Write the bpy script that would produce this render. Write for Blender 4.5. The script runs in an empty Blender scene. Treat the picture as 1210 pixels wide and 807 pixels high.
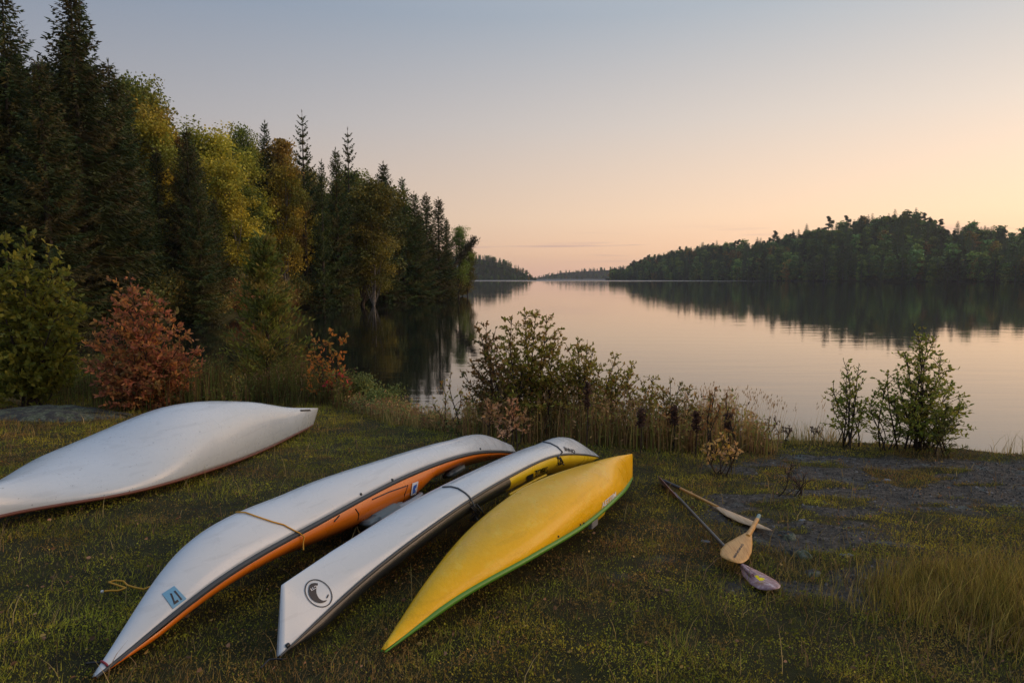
import bpy, bmesh, math, random
import numpy as np
from mathutils import Vector, Matrix, geometry
from mathutils.bvhtree import BVHTree
R = math.radians
random.seed(7); rng = np.random.default_rng(11)
S = bpy.context.scene
C = S.collection

# ------------------------------------------------------------ camera, sky, sun, exposure
CZ, PIT, FP = 1.85, R(5.3), 1210 * 24 / 36
cam = bpy.data.objects.new('camera', bpy.data.cameras.new('camera')); C.objects.link(cam)
cam.location = (0, 0, CZ); cam.rotation_euler = (math.pi / 2 - PIT, 0, 0)
cam.data.lens = 24; cam.data.sensor_width = 36; cam.data.clip_start = .05; cam.data.clip_end = 12000
S.camera = cam
SUN_AZ, SUN_EL = R(66), R(4)
world = bpy.data.worlds.new('World'); S.world = world; world.use_nodes = True
nt = world.node_tree; N = nt.nodes; L = nt.links
def lin(c): return tuple(((v/255)/12.92 if v/255 <= .04045 else ((v/255+.055)/1.055)**2.4) for v in c)
tc = N.new('ShaderNodeTexCoord'); sep = N.new('ShaderNodeSeparateXYZ'); L.new(tc.outputs['Generated'], sep.inputs[0])
ramp = N.new('ShaderNodeValToRGB'); L.new(sep.outputs['Z'], ramp.inputs[0])
stops = [(0, (222, 178, 156)), (.03, (234, 192, 160)), (.085, (229, 199, 173)), (.21, (198, 189, 184)), (.345, (159, 168, 180)), (.6, (160, 174, 194)), (1, (186, 200, 220))]
el = ramp.color_ramp.elements
while len(el) < len(stops): el.new(.5)
for e, (p, c) in zip(el, stops): e.position = p; e.color = lin(c) + (1,)
dot = N.new('ShaderNodeVectorMath'); dot.operation = 'DOT_PRODUCT'; L.new(tc.outputs['Generated'], dot.inputs[0])
dot.inputs[1].default_value = (math.sin(SUN_AZ), math.cos(SUN_AZ), 0)
sub = N.new('ShaderNodeMath'); sub.operation = 'SUBTRACT'; L.new(dot.outputs['Value'], sub.inputs[0]); sub.inputs[1].default_value = .40
comb = N.new('ShaderNodeCombineColor')
for i, k in enumerate((.78, .64, .42)):
    pw = N.new('ShaderNodeMath'); pw.operation = 'POWER'; pw.inputs[0].default_value = math.exp(k); L.new(sub.outputs[0], pw.inputs[1]); L.new(pw.outputs[0], comb.inputs[i])
mul = N.new('ShaderNodeMix'); mul.data_type = 'RGBA'; mul.blend_type = 'MULTIPLY'; mul.inputs[0].default_value = 1
L.new(ramp.outputs[0], mul.inputs[6]); L.new(comb.outputs[0], mul.inputs[7])
sky = N.new('ShaderNodeTexSky'); sky.sky_type = 'NISHITA'; sky.sun_disc = False
sky.sun_elevation = SUN_EL; sky.sun_rotation = SUN_AZ; sky.air_density = 1; sky.dust_density = 2
sc_ = N.new('ShaderNodeVectorMath'); sc_.operation = 'SCALE'; sc_.inputs[3].default_value = .12; L.new(sky.outputs[0], sc_.inputs[0])
mixs = N.new('ShaderNodeMix'); mixs.data_type = 'RGBA'; mixs.inputs[0].default_value = .1
L.new(mul.outputs[2], mixs.inputs[6]); L.new(sc_.outputs[0], mixs.inputs[7])
# thin streaks of cloud low over the horizon
mp = N.new('ShaderNodeMapping'); mp.inputs['Scale'].default_value = (3.2, 3.2, 90); L.new(tc.outputs['Generated'], mp.inputs[0])
cn = N.new('ShaderNodeTexNoise'); cn.inputs['Scale'].default_value = 1.6; cn.inputs['Detail'].default_value = 4; L.new(mp.outputs[0], cn.inputs['Vector'])
cr = N.new('ShaderNodeValToRGB'); cr.color_ramp.elements[0].position = .56; cr.color_ramp.elements[1].position = .68; L.new(cn.outputs[0], cr.inputs[0])
band = N.new('ShaderNodeValToRGB'); L.new(sep.outputs['Z'], band.inputs[0])
be = band.color_ramp.elements; be[0].position = .018; be[0].color = (0, 0, 0, 1); be[1].position = .042; be[1].color = (1, 1, 1, 1); x_ = be.new(.075); x_.color = (0, 0, 0, 1)
mm = N.new('ShaderNodeMath'); mm.operation = 'MULTIPLY'; L.new(cr.outputs[0], mm.inputs[0]); L.new(band.outputs[0], mm.inputs[1])
m2 = N.new('ShaderNodeMath'); m2.operation = 'MULTIPLY'; L.new(mm.outputs[0], m2.inputs[0]); m2.inputs[1].default_value = .75
cl = N.new('ShaderNodeMix'); cl.data_type = 'RGBA'; L.new(m2.outputs[0], cl.inputs[0]); L.new(mixs.outputs[2], cl.inputs[6]); cl.inputs[7].default_value = lin((190, 156, 150)) + (1,)
bg = N['Background']; L.new(cl.outputs[2], bg.inputs[0]); bg.inputs[1].default_value = 1.0
sl = bpy.data.lights.new('sun', 'SUN'); sl.energy = 1.15; sl.angle = R(44); sl.color = (1, .62, .36)
so = bpy.data.objects.new('sun', sl); C.objects.link(so)
LA = R(84); sd = Vector((math.sin(LA)*math.cos(R(14)), math.cos(LA)*math.cos(R(14)), math.sin(R(14))))
so.rotation_euler = sd.to_track_quat('Z', 'Y').to_euler()
S.view_settings.view_transform = 'Standard'; S.view_settings.look = 'None'; S.view_settings.gamma = 1; S.view_settings.exposure = .24
S.render.engine = 'CYCLES'; S.cycles.max_bounces = 5; S.cycles.diffuse_bounces = 2; S.cycles.glossy_bounces = 2; S.cycles.transmission_bounces = 2; S.cycles.volume_bounces = 0
S.cycles.caustics_reflective = False; S.cycles.caustics_refractive = False
SLOPE, WZ = .05, -1.0

# ------------------------------------------------------------ helpers
def link(name, me, mat=None, parent=None):
    o = bpy.data.objects.new(name, me); C.objects.link(o)
    if mat is not None: me.materials.append(mat)
    if parent is not None: o.parent = parent
    return o
def tag(o, label=None, cat=None, group=None, kind=None):
    if label: o['label'] = label
    if cat: o['category'] = cat
    if group: o['group'] = group
    if kind: o['kind'] = kind
    return o
def empty(name, loc=(0, 0, 0), label=None, cat=None, group=None):
    o = bpy.data.objects.new(name, None); C.objects.link(o); o.location = loc; o.empty_display_size = .2
    return tag(o, label, cat, group)
class MB:
    """collects polygons (numpy) and builds one mesh"""
    def __init__(s): s.v = []; s.f = {3: [], 4: []}; s.c = []; s.n = 0; s.hc = False
    def add(s, v, f, c=None):
        v = np.asarray(v, float).reshape(-1, 3); f = np.asarray(f, int)
        s.v.append(v); s.f[f.shape[1]].append(f + s.n); s.n += len(v)
        if c is not None: s.hc = True; c = np.broadcast_to(np.asarray(c, float), (len(v), 3))
        else: c = np.ones((len(v), 3))
        s.c.append(c); return s
    def mesh(s, name, smooth=False):
        me = bpy.data.meshes.new(name); V = np.concatenate(s.v)
        me.vertices.add(len(V)); me.vertices.foreach_set('co', V.ravel())
        fs = []; tot = []
        for k in (3, 4):
            if s.f[k]: a = np.concatenate(s.f[k]); fs.append(a.ravel()); tot.append(np.full(len(a), k))
        li = np.concatenate(fs); tot = np.concatenate(tot)
        me.loops.add(len(li)); me.loops.foreach_set('vertex_index', li)
        me.polygons.add(len(tot)); me.polygons.foreach_set('loop_start', np.r_[0, np.cumsum(tot)[:-1]]); me.polygons.foreach_set('loop_total', tot)
        if smooth: me.polygons.foreach_set('use_smooth', np.ones(len(tot), bool))
        me.update(calc_edges=True)
        if s.hc:
            at = me.color_attributes.new('col', 'FLOAT_COLOR', 'POINT'); cc = np.concatenate(s.c)
            at.data.foreach_set('color', np.c_[cc, np.ones(len(cc))].ravel())
        return me
    def obj(s, name, mat, parent=None, smooth=False): return link(name, s.mesh(name, smooth), mat, parent)
def frame(d):
    d = d / (np.linalg.norm(d, axis=-1, keepdims=True) + 1e-9)
    a = np.where(np.abs(d[..., 2:3]) < .9, np.array([0, 0, 1.]), np.array([1., 0, 0]))
    u = np.cross(d, a); u /= np.linalg.norm(u, axis=-1, keepdims=True) + 1e-9
    return d, u, np.cross(u, d)
def tube(mb, pts, rad, n=6, c=None, cap=True, flat=1.0):
    pts = np.asarray(pts, float); m = len(pts); rad = np.broadcast_to(np.asarray(rad, float), (m,))
    d = np.gradient(pts, axis=0); _, u, w = frame(d)
    for i in range(1, m):      # keep the frame from flipping
        if (u[i]*u[i-1]).sum() < 0: u[i] *= -1; w[i] *= -1
    a = np.arange(n) * 2 * np.pi / n
    V = pts[:, None] + rad[:, None, None] * (u[:, None]*np.cos(a)[None, :, None] + flat * w[:, None]*np.sin(a)[None, :, None])
    i, j = np.meshgrid(np.arange(m-1), np.arange(n), indexing='ij'); k = (j+1) % n
    F = np.stack([i*n+j, i*n+k, (i+1)*n+k, (i+1)*n+j], -1).reshape(-1, 4)
    V = V.reshape(-1, 3)
    mb.add(V, F, c)
    if cap:
        for r_, p_, s_ in ((0, pts[0], 1), (m-1, pts[-1], -1)):
            vv = np.vstack([V[r_*n:(r_+1)*n], p_]); ff = [[q, n, (q+1) % n][::1 if s_ > 0 else -1] for q in range(n)]
            mb.add(vv, ff, c)
def grid_faces(a, b, wrap=False):
    i, j = np.meshgrid(np.arange(a-1), np.arange(b if wrap else b-1), indexing='ij'); k = (j+1) % b
    return np.stack([i*b+j, i*b+k, (i+1)*b+k, (i+1)*b+j], -1).reshape(-1, 4)
_lat = rng.random((256, 256))
def vnoise(x, y):
    xi = np.floor(x).astype(int); yi = np.floor(y).astype(int); fx = x-xi; fy = y-yi
    fx = fx*fx*(3-2*fx); fy = fy*fy*(3-2*fy); g = lambda a, b: _lat[a & 255, b & 255]
    return (g(xi, yi)*(1-fx)+g(xi+1, yi)*fx)*(1-fy)+(g(xi, yi+1)*(1-fx)+g(xi+1, yi+1)*fx)*fy
def fbm(x, y, o=4):
    r = 0; a = .5; t = 0
    for i in range(o): r = r + a*vnoise(x*2**i+17.3*i, y*2**i+5.1*i); t += a; a *= .5
    return r/t
def ss(a, b, x): t = np.clip((x-a)/(b-a), 0, 1); return t*t*(3-2*t)
def gpt(px, py, dz=0.):     # pixel of the photograph -> the point where that ray meets the sloping bank
    a = (px-605)/FP; b = (py-403.5)/FP; fw = math.cos(PIT)-math.sin(PIT)*b; dn = math.sin(PIT)+math.cos(PIT)*b
    t = (CZ-dz)/(dn-SLOPE*fw); return Vector((a*t, fw*t, -SLOPE*fw*t+dz))
def at(px, py, Y):          # point of that ray at distance Y
    a = (px-605)/FP; b = (py-403.5)/FP; fw = math.cos(PIT)-math.sin(PIT)*b; dn = math.sin(PIT)+math.cos(PIT)*b
    t = Y/fw; return Vector((a*t, Y, CZ-dn*t))

# ------------------------------------------------------------ materials
def mat(name, base=(.5, .5, .5), rough=.6, **kw):
    m = bpy.data.materials.new(name); m.use_nodes = True; b = m.node_tree.nodes['Principled BSDF']
    b.inputs['Base Color'].default_value = (*base, 1); b.inputs['Roughness'].default_value = rough
    for k, v in kw.items(): b.inputs[k.replace('_', ' ')].default_value = v
    return m
def nodes(m): return m.node_tree.nodes, m.node_tree.links, m.node_tree.nodes['Principled BSDF']
def noise(m, scale, detail=4, coord='Object', mapping=None, rough=.5):
    n, l, b = nodes(m); t = n.new('ShaderNodeTexCoord'); x = n.new('ShaderNodeTexNoise'); x.inputs['Scale'].default_value = scale; x.inputs['Detail'].default_value = detail; x.inputs['Roughness'].default_value = rough
    src = t.outputs[coord]
    if mapping: mp = n.new('ShaderNodeMapping'); mp.inputs['Scale'].default_value = mapping; l.new(src, mp.inputs[0]); src = mp.outputs[0]
    l.new(src, x.inputs['Vector']); return x.outputs[0]
def rampn(m, src, stops):
    n, l, b = nodes(m); r = n.new('ShaderNodeValToRGB'); e = r.color_ramp.elements
    while len(e) < len(stops): e.new(.5)
    for q, (p, c) in zip(e, stops): q.position = p; q.color = (*c, 1) if len(c) == 3 else c
    l.new(src, r.inputs[0]); return r.outputs[0]
def mixn(m, f, a, b_, mode='MIX'):
    n, l, b = nodes(m); x = n.new('ShaderNodeMix'); x.data_type = 'RGBA'; x.blend_type = mode
    for s, i in ((f, 0), (a, 6), (b_, 7)):
        if isinstance(s, (int, float)): x.inputs[i].default_value = s
        elif isinstance(s, tuple): x.inputs[i].default_value = (*s, 1)
        else: l.new(s, x.inputs[i])
    return x.outputs[2]
def bump(m, src, strength=.3, dist=.01):
    n, l, b = nodes(m); x = n.new('ShaderNodeBump'); x.inputs['Strength'].default_value = strength; x.inputs['Distance'].default_value = dist
    l.new(src, x.inputs['Height']); l.new(x.outputs[0], b.inputs['Normal'])
def colattr(m):
    n, l, b = nodes(m); a = n.new('ShaderNodeAttribute'); a.attribute_name = 'col'; return a.outputs['Color']
def leafmat(name, sat=1., trans=.25, rough=.6, spec=.25, vary=0.0, gain=1.5):
    m = mat(name, rough=rough); n, l, b = nodes(m); c = colattr(m)
    g_ = n.new('ShaderNodeVectorMath'); g_.operation = 'SCALE'; g_.inputs[3].default_value = gain; l.new(c, g_.inputs[0]); c = g_.outputs[0]
    if vary:
        oi = n.new('ShaderNodeObjectInfo'); hs = n.new('ShaderNodeHueSaturation'); l.new(c, hs.inputs['Color'])
        mr = n.new('ShaderNodeMapRange'); mr.inputs[3].default_value = 1-vary; mr.inputs[4].default_value = 1+vary; l.new(oi.outputs['Random'], mr.inputs[0]); l.new(mr.outputs[0], hs.inputs['Value'])
        mh = n.new('ShaderNodeMapRange'); mh.inputs[3].default_value = .5-vary*.05; mh.inputs[4].default_value = .5+vary*.05; l.new(oi.outputs['Random'], mh.inputs[0]); l.new(mh.outputs[0], hs.inputs['Hue'])
        c = hs.outputs[0]
    l.new(c, b.inputs['Base Color']); b.inputs['Specular IOR Level'].default_value = spec
    if trans:
        t = n.new('ShaderNodeBsdfTranslucent'); l.new(c, t.inputs[0]); x = n.new('ShaderNodeMixShader'); x.inputs[0].default_value = trans
        l.new(b.outputs[0], x.inputs[1]); l.new(t.outputs[0], x.inputs[2]); l.new(x.outputs[0], n['Material Output'].inputs[0])
    return m
M = {}
M['leaf'] = leafmat('leaf', trans=.45, gain=3.0); M['tree_leaf'] = leafmat('tree_leaf', trans=.25, vary=.3, gain=3.2)
M['needle'] = leafmat('needle', trans=.15, vary=.25, spec=.12, gain=2.8)
M['weed'] = leafmat('weed', trans=.42, spec=.1, gain=4.8); M['grass'] = leafmat('grass_blade', trans=.25, spec=.12, gain=3.0)
M['bark'] = mat('bark', (.05, .035, .025), .9); bump(M['bark'], noise(M['bark'], 12, 5), .8, .02)
l_ = nodes(M['bark']); l_[1].new(rampn(M['bark'], noise(M['bark'], 3, 4), [(.3, (.035, .025, .018)), (.7, (.10, .08, .06))]), l_[2].inputs['Base Color'])
M['birch'] = mat('birch_bark', (.4, .37, .32), .8); l_ = nodes(M['birch']); l_[1].new(rampn(M['birch'], noise(M['birch'], 5, 3, mapping=(1, 1, 6)), [(.45, (.30, .27, .22)), (.62, (.06, .05, .04))]), l_[2].inputs['Base Color'])
M['stem'] = mat('stem', (.045, .028, .018), .8)

# ------------------------------------------------------------ terrain
xb = [-60, -30, -22, -16, -11, -8, -3.6, -2.6, -1.6, 0, 3.6, 5.2, 6.7, 9, 14, 30, 60]
yb = [30, 30, 27, 24, 18, 15.6, 14.8, 13.2, 12.0, 10.9, 9.75, 9.55, 8.8, 7.6, 5, 0, -10]
def bank_edge(x): return np.interp(x, xb, yb)
shore = np.array([(-60, 27), (-26, 30), (-20.5, 45), (-20.7, 65), (-19.3, 72), (-17.6, 83), (-7.2, 108), (-9.5, 116), (-40, 150), (-120, 190), (-400, 260)], float)
def dshore(x, y):           # signed distance to the wooded shore line, positive on land (to the left of it)
    x = np.asarray(x, float); y = np.asarray(y, float); best = np.full(x.shape, 1e9); sgn = np.ones(x.shape)
    for a, b in zip(shore[:-1], shore[1:]):
        e = b-a; t = np.clip(((x-a[0])*e[0]+(y-a[1])*e[1])/(e@e), 0, 1); dx = x-a[0]-t*e[0]; dy = y-a[1]-t*e[1]
        d = np.hypot(dx, dy); s = np.sign(e[0]*(y-a[1])-e[1]*(x-a[0])); m = d < best-1e-6
        best = np.where(m, d, best); sgn = np.where(m, s, sgn)
    return best*sgn
def H(x, y):
    x = np.asarray(x, float); y = np.asarray(y, float)
    e = bank_edge(x) + .5*(fbm(x*.6+3, y*0+2., 3)-.5)
    d = e-y
    z = -SLOPE*np.clip(np.minimum(y, e), -40, 60)
    z = z + .05*(fbm(x*1.1, y*1.1, 3)-.5) + .045*(fbm(x*4.3, y*4.3, 3)-.5)
    rk = rock_mask(x, y); z = z + rk*.05*(fbm(x*2.5+9, y*2.5, 4)-.42)
    under = WZ-.5 - .3*np.clip(-d-1.5, 0, 3)
    z = np.where(d < 0, z+(under-z)*ss(0, 1.5, -d), z)
    f = dshore(x, y)
    hz = WZ + np.clip(f, -1, 1.2)*.7 + .14*np.clip(f-1, 0, 70) + .8*(fbm(x*.15, y*.15, 3)-.5)*ss(0, 6, f)
    return np.where(f > -1, np.maximum(z, hz), z)
def rock_mask(x, y):
    a = ss(1.25, .7, np.hypot((x-4.6)/2.3, (y-7.35)/1.35) + .8*(fbm(x*1.3+4, y*1.3, 3)-.5))
    b = ss(1.2, .6, np.hypot((x-2.6)/.75, (y-6.0)/1.25) + 1.0*(fbm(x*2+1, y*2, 3)-.5))
    c = ss(1.1, .5, np.hypot((x-2.0)/.9, (y-4.6)/.5) + 1.6*(fbm(x*2.6+7, y*2.6, 3)-.5))*.7
    g = np.maximum(np.maximum(a, b), c)
    return g*ss(.60, .50, fbm(x*1.6+20, y*3.2+11, 3)) 
def grow(lo, hi, step, far, k=1.12):
    a = list(np.arange(lo, hi, step)); s = step; v = hi; up = []
    while v < far: up.append(v); s *= k; v += s
    up.append(far); return np.array(a+up)
gx = np.r_[-grow(0, 11, .05, 2600)[::-1][:-1], grow(0, 9, .05, 2600)]
gy = np.r_[2.0-grow(0, .1, .05, 500, 1.2)[::-1][:-1], grow(2.0, 13, .05, 2600, 1.07)]
X, Y = np.meshgrid(gx, gy, indexing='ij'); Z = H(X, Y)
mb = MB(); mb.add(np.stack([X, Y, Z], -1), grid_faces(len(gx), len(gy))[:, ::-1])
gm = mat('ground', rough=.95); n_, l, b_ = nodes(gm)
def soilcol():
    base = rampn(gm, noise(gm, 2.2, 6), [(.3, (.05, .036, .016)), (.5, (.075, .068, .015)), (.7, (.095, .062, .022))])
    moss = rampn(gm, noise(gm, 9, 6), [(.42, (.018, .020, .006)), (.6, (.05, .058, .012))])
    return mixn(gm, .5, base, moss)
rkc = rampn(gm, noise(gm, 14, 8, rough=.7), [(.3, (.045, .038, .030)), (.5, (.11, .098, .078)), (.72, (.24, .22, .19))])
lic = rampn(gm, noise(gm, 3.1, 6), [(.60, (0, 0, 0)), (.68, (1, 1, 1))]); 
rk2 = mixn(gm, lic, rkc, (.16, .20, .18))
attr = n_.new('ShaderNodeAttribute'); attr.attribute_name = 'rock'
l.new(mixn(gm, attr.outputs['Fac'], soilcol(), rk2), b_.inputs['Base Color'])
bump(gm, noise(gm, 30, 8, rough=.75), 1.0, .06); b_.inputs['Specular IOR Level'].default_value = .3
ground = mb.obj('ground', gm, smooth=True); tag(ground, kind='structure')
ra = ground.data.attributes.new('rock', 'FLOAT', 'POINT'); ra.data.foreach_set('value', np.clip(rock_mask(X, Y)*1.3, 0, 1).ravel())

# lake
wm = mat('lake_water', (.008, .011, .010), .02, IOR=1.75); n_, l, b_ = nodes(wm)
geo = n_.new('ShaderNodeNewGeometry'); sp = n_.new('ShaderNodeSeparateXYZ'); l.new(geo.outputs['Position'], sp.inputs[0])
a1 = noise(wm, 1.0, 3, 'Object', (.25, 1.1, 1)); a2 = noise(wm, 1.0, 3, 'Object', (.9, 4.5, 1)); a3 = noise(wm, .02, 3, 'Object', (.6, 2, 1))
mx = n_.new('ShaderNodeMath'); mx.operation = 'MULTIPLY_ADD'; l.new(a2, mx.inputs[0]); mx.inputs[1].default_value = .16; l.new(a1, mx.inputs[2])
bp = n_.new('ShaderNodeBump'); l.new(mx.outputs[0], bp.inputs['Height']); bp.inputs['Distance'].default_value = .0075
mr = n_.new('ShaderNodeMapRange'); mr.inputs[1].default_value = .35; mr.inputs[2].default_value = .65; mr.inputs[3].default_value = .35; mr.inputs[4].default_value = 1; l.new(a3, mr.inputs[0]); l.new(mr.outputs[0], bp.inputs['Strength'])
l.new(bp.outputs[0], b_.inputs['Normal'])
far = n_.new('ShaderNodeMapRange'); far.inputs[1].default_value = 560; far.inputs[2].default_value = 760; l.new(sp.outputs['Y'], far.inputs[0])
rr = n_.new('ShaderNodeMapRange'); rr.inputs[3].default_value = .03; rr.inputs[4].default_value = .6; l.new(far.outputs[0], rr.inputs[0]); l.new(rr.outputs[0], b_.inputs['Roughness'])
mb = MB(); mb.add([(-2590, -60, WZ), (2590, -60, WZ), (2590, 2590, WZ), (-2590, 2590, WZ)], [[0, 1, 2, 3]])
tag(mb.obj('lake_water', wm), kind='structure')

# ------------------------------------------------------------ plants: shape builders
def leaves(mb, P, D, size, aspect=.5, cols=None, fold=.25, cheap=False):
    """one small leaf per row: P base, D direction"""
    n = len(P); size = np.broadcast_to(np.asarray(size, float), (n,))[:, None]
    D, u, w = frame(D); r = rng.random((n, 1))*2*np.pi; s = u*np.cos(r)+w*np.sin(r); q = np.cross(D, s)
    h = size*np.asarray(aspect, float).reshape(-1, 1)*.5
    if cheap:
        V = np.stack([P, P+D*size*.5+s*h+q*h*fold, P+D*size, P+D*size*.5-s*h+q*h*fold], 1); F = np.arange(n*4).reshape(n, 4)
        k = 4
    else:
        V = np.stack([P, P+D*size*.3+s*h*.9+q*h*fold, P+D*size*.68+s*h*.75+q*h*fold, P+D*size, P+D*size*.68-s*h*.75+q*h*fold, P+D*size*.3-s*h*.9+q*h*fold], 1)
        b = np.arange(n)[:, None]*6; F = np.vstack([b+[0, 1, 2, 3], b+[0, 3, 4, 5]]); k = 6
    mb.add(V.reshape(-1, 3), F, np.repeat(cols, k, axis=0) if cols is not None else None)
def pick(cols, n, jit=.25, w=None):
    c = np.array(cols, float)[rng.choice(len(cols), n, p=w)]; return c*(1+jit*(rng.random((n, 1))*2-1))
def blades(mb, P, h, width, lean, cols, seg=1, az=None):
    n = len(P); az = rng.random(n)*2*np.pi if az is None else az
    d = np.stack([np.cos(az), np.sin(az), 0*az], 1); s = np.stack([-np.sin(az+.5), np.cos(az+.5), 0*az], 1)
    h = np.broadcast_to(h, (n,))[:, None]; width = np.broadcast_to(width, (n,))[:, None]; lean = np.broadcast_to(lean, (n,))[:, None]
    up = np.array([0, 0, 1.])
    if seg == 1:
        V = np.stack([P-s*width/2, P+s*width/2, P+up*h*np.sqrt(np.clip(1-lean**2, .05, 1))+d*h*lean], 1)
        mb.add(V.reshape(-1, 3), np.arange(3*n).reshape(n, 3), np.repeat(cols, 3, axis=0)); return
    rows = []
    for k in range(seg+1):
        t = k/seg; a = lean*t; c = P+up*h*(t-.35*lean*t*t)+d*h*lean*t*t
        ww = width*(1-t**2*.92)/2; rows += [c-s*ww, c+s*ww]
    V = np.stack(rows, 1); m = 2*(seg+1); b = np.arange(n)[:, None]*m
    F = np.vstack([b+[2*k, 2*k+1, 2*k+3, 2*k+2] for k in range(seg)])
    mb.add(V.reshape(-1, 3), F, np.repeat(cols, m, axis=0))

def spruce(h, rmax, seed, whorl=.34, bw=.13, cols=((.019, .030, .010), (.030, .037, .011), (.042, .037, .013)), low=.06, dens=1., droop=.35, sparse=0.):
    r = np.random.default_rng(seed); cr, tr = MB(), MB()
    bend = r.normal(0, .012, 2)*h
    ax = lambda t: np.stack([bend[0]*np.sin(t*2.2), bend[1]*np.sin(t*2.7), t*h], -1)
    tube(tr, ax(np.linspace(0, .99, 12)), np.linspace(.017*h, .02, 12), 7)
    z = low*h; P, Dv, Lg, Wd, Cc = [], [], [], [], []
    while z < h*.985:
        t = z/h; nb = r.integers(5, 8) if t < .9 else 4
        R0 = rmax*(1-t)**.78*(1-.35*math.exp(-((t-low)/.07)))
        a0 = r.random()*6.28
        for k in range(nb):
            if r.random() < sparse: continue
            a = a0+k*2*math.pi/nb+r.normal(0, .25); Lb = R0*r.uniform(.62, 1.18)+.12; e0 = (.55*t-droop*(1-t))+r.normal(0, .07)
            m = max(4, int(Lb/.30*dens)); s = np.linspace(.12, 1, m)
            hor = s*Lb; zz = z + hor*e0 + .30*Lb*(s**2.3)*(.5+.5*(1-t)) - .0
            pts = ax(np.array(t))[None]*[1, 1, 0] + np.stack([np.cos(a)*hor, np.sin(a)*hor, zz], -1)
            col = np.array(cols)[r.integers(len(cols))]*r.uniform(.7, 1.3)
            tw = .42*Lb*(1-s*.82)+.16
            dirv = np.array([math.cos(a), math.sin(a), 0]); side = np.array([-math.sin(a), math.cos(a), 0])
            for sg in (-1, 1):
                for rep in range(2):
                    d = dirv*r.uniform(.55, .9, (m, 1))+side*sg*r.uniform(.5, .9, (m, 1))+np.array([0, 0, 1])*r.normal(-.28, .28, (m, 1))
                    P.append(pts+r.normal(0, .04, (m, 3))); Dv.append(d); Lg.append(tw*r.uniform(.6, 1.15, m)); Cc.append(np.tile(col, (m, 1))*r.uniform(.75, 1.25, (m, 1)))
            d = np.tile(dirv*.5-np.array([0, 0, .8]), (m, 1))+r.normal(0, .2, (m, 3)); P.append(pts); Dv.append(d); Lg.append(.14+.16*tw); Cc.append(np.tile(col*.9, (m, 1)))
            P.append(pts[-1:]); Dv.append(dirv[None]+[[0, 0, .35]]); Lg.append(np.array([.3])); Cc.append(col[None]*1.1)
        z += whorl*(.75+.5*r.random())*(1-.35*t)
    P = np.vstack(P); Lg = np.concatenate(Lg)
    leaves(cr, P, np.vstack(Dv), Lg, np.clip(bw/Lg, .12, .6), np.vstack(Cc), cheap=True)
    leaves(cr, np.tile(ax(np.array(.985)), (5, 1)), np.array([[0, 0, 1.], [.2, 0, 1], [-.1, .2, 1], [0, -.2, 1], [.1, .1, 1]]), .5, .12, pick(cols, 5), cheap=True)
    return cr, tr
def broadleaf(h, rad, seed, cols, leaf=.21, n=12000, base=.3, lobes=26):
    r = np.random.default_rng(seed); cr, tr = MB(), MB()
    top = np.array([r.normal(0, .04)*h, r.normal(0, .04)*h, h*.93]); s = np.linspace(0, 1, 9)[:, None]
    ax = top*s + np.stack([.02*h*np.sin(s[:, 0]*5), .02*h*np.cos(s[:, 0]*4), 0*s[:, 0]], 1)
    tube(tr, ax, np.linspace(.014*h, .02, 9), 7)
    P, Cc = [], []
    for k in range(lobes):
        t = base+(1-base)*((k+.5)/lobes); ph = (t-base)/(1-base)
        rr = rad*(math.sin(math.pi*min(1, .12+ph*.93))**.65)*r.uniform(.45, 1.08); a = k*2.4+r.normal(0, .5)
        c = np.array([math.cos(a)*rr*.72, math.sin(a)*rr*.72, h*(t-.02)]) + top*[t, t, 0]
        i = min(8, int((t-.15)*8)); o = ax[max(1, i-1)]
        tube(tr, [o, o*.4+c*.6+[0, 0, -.03*h], c], [.006*h*(1.2-t), .003*h, .012], 4, cap=False)
        m = int(n/lobes); sz = rad*r.uniform(.28, .5)*np.array([1, 1, .75])
        g = r.normal(0, 1, (m, 3)); g /= np.linalg.norm(g, axis=1, keepdims=True); sub = r.integers(0, 7, m); so_ = r.normal(0, .45, (7, 3))[sub]
        P.append(c+(g*r.random((m, 1))**.45*.75+so_)*sz)
        Cc.append(np.tile(np.array(cols)[r.integers(len(cols))]*r.uniform(.75, 1.25), (m, 1))*r.uniform(.7, 1.3, (m, 1)))
    P = np.vstack(P); D = r.normal(0, 1, P.shape)*[1, 1, .7]-[0, 0, .3]
    leaves(cr, P, D, leaf*r.uniform(.7, 1.25, len(P)), .75, np.vstack(Cc), cheap=True)
    return cr, tr
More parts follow.
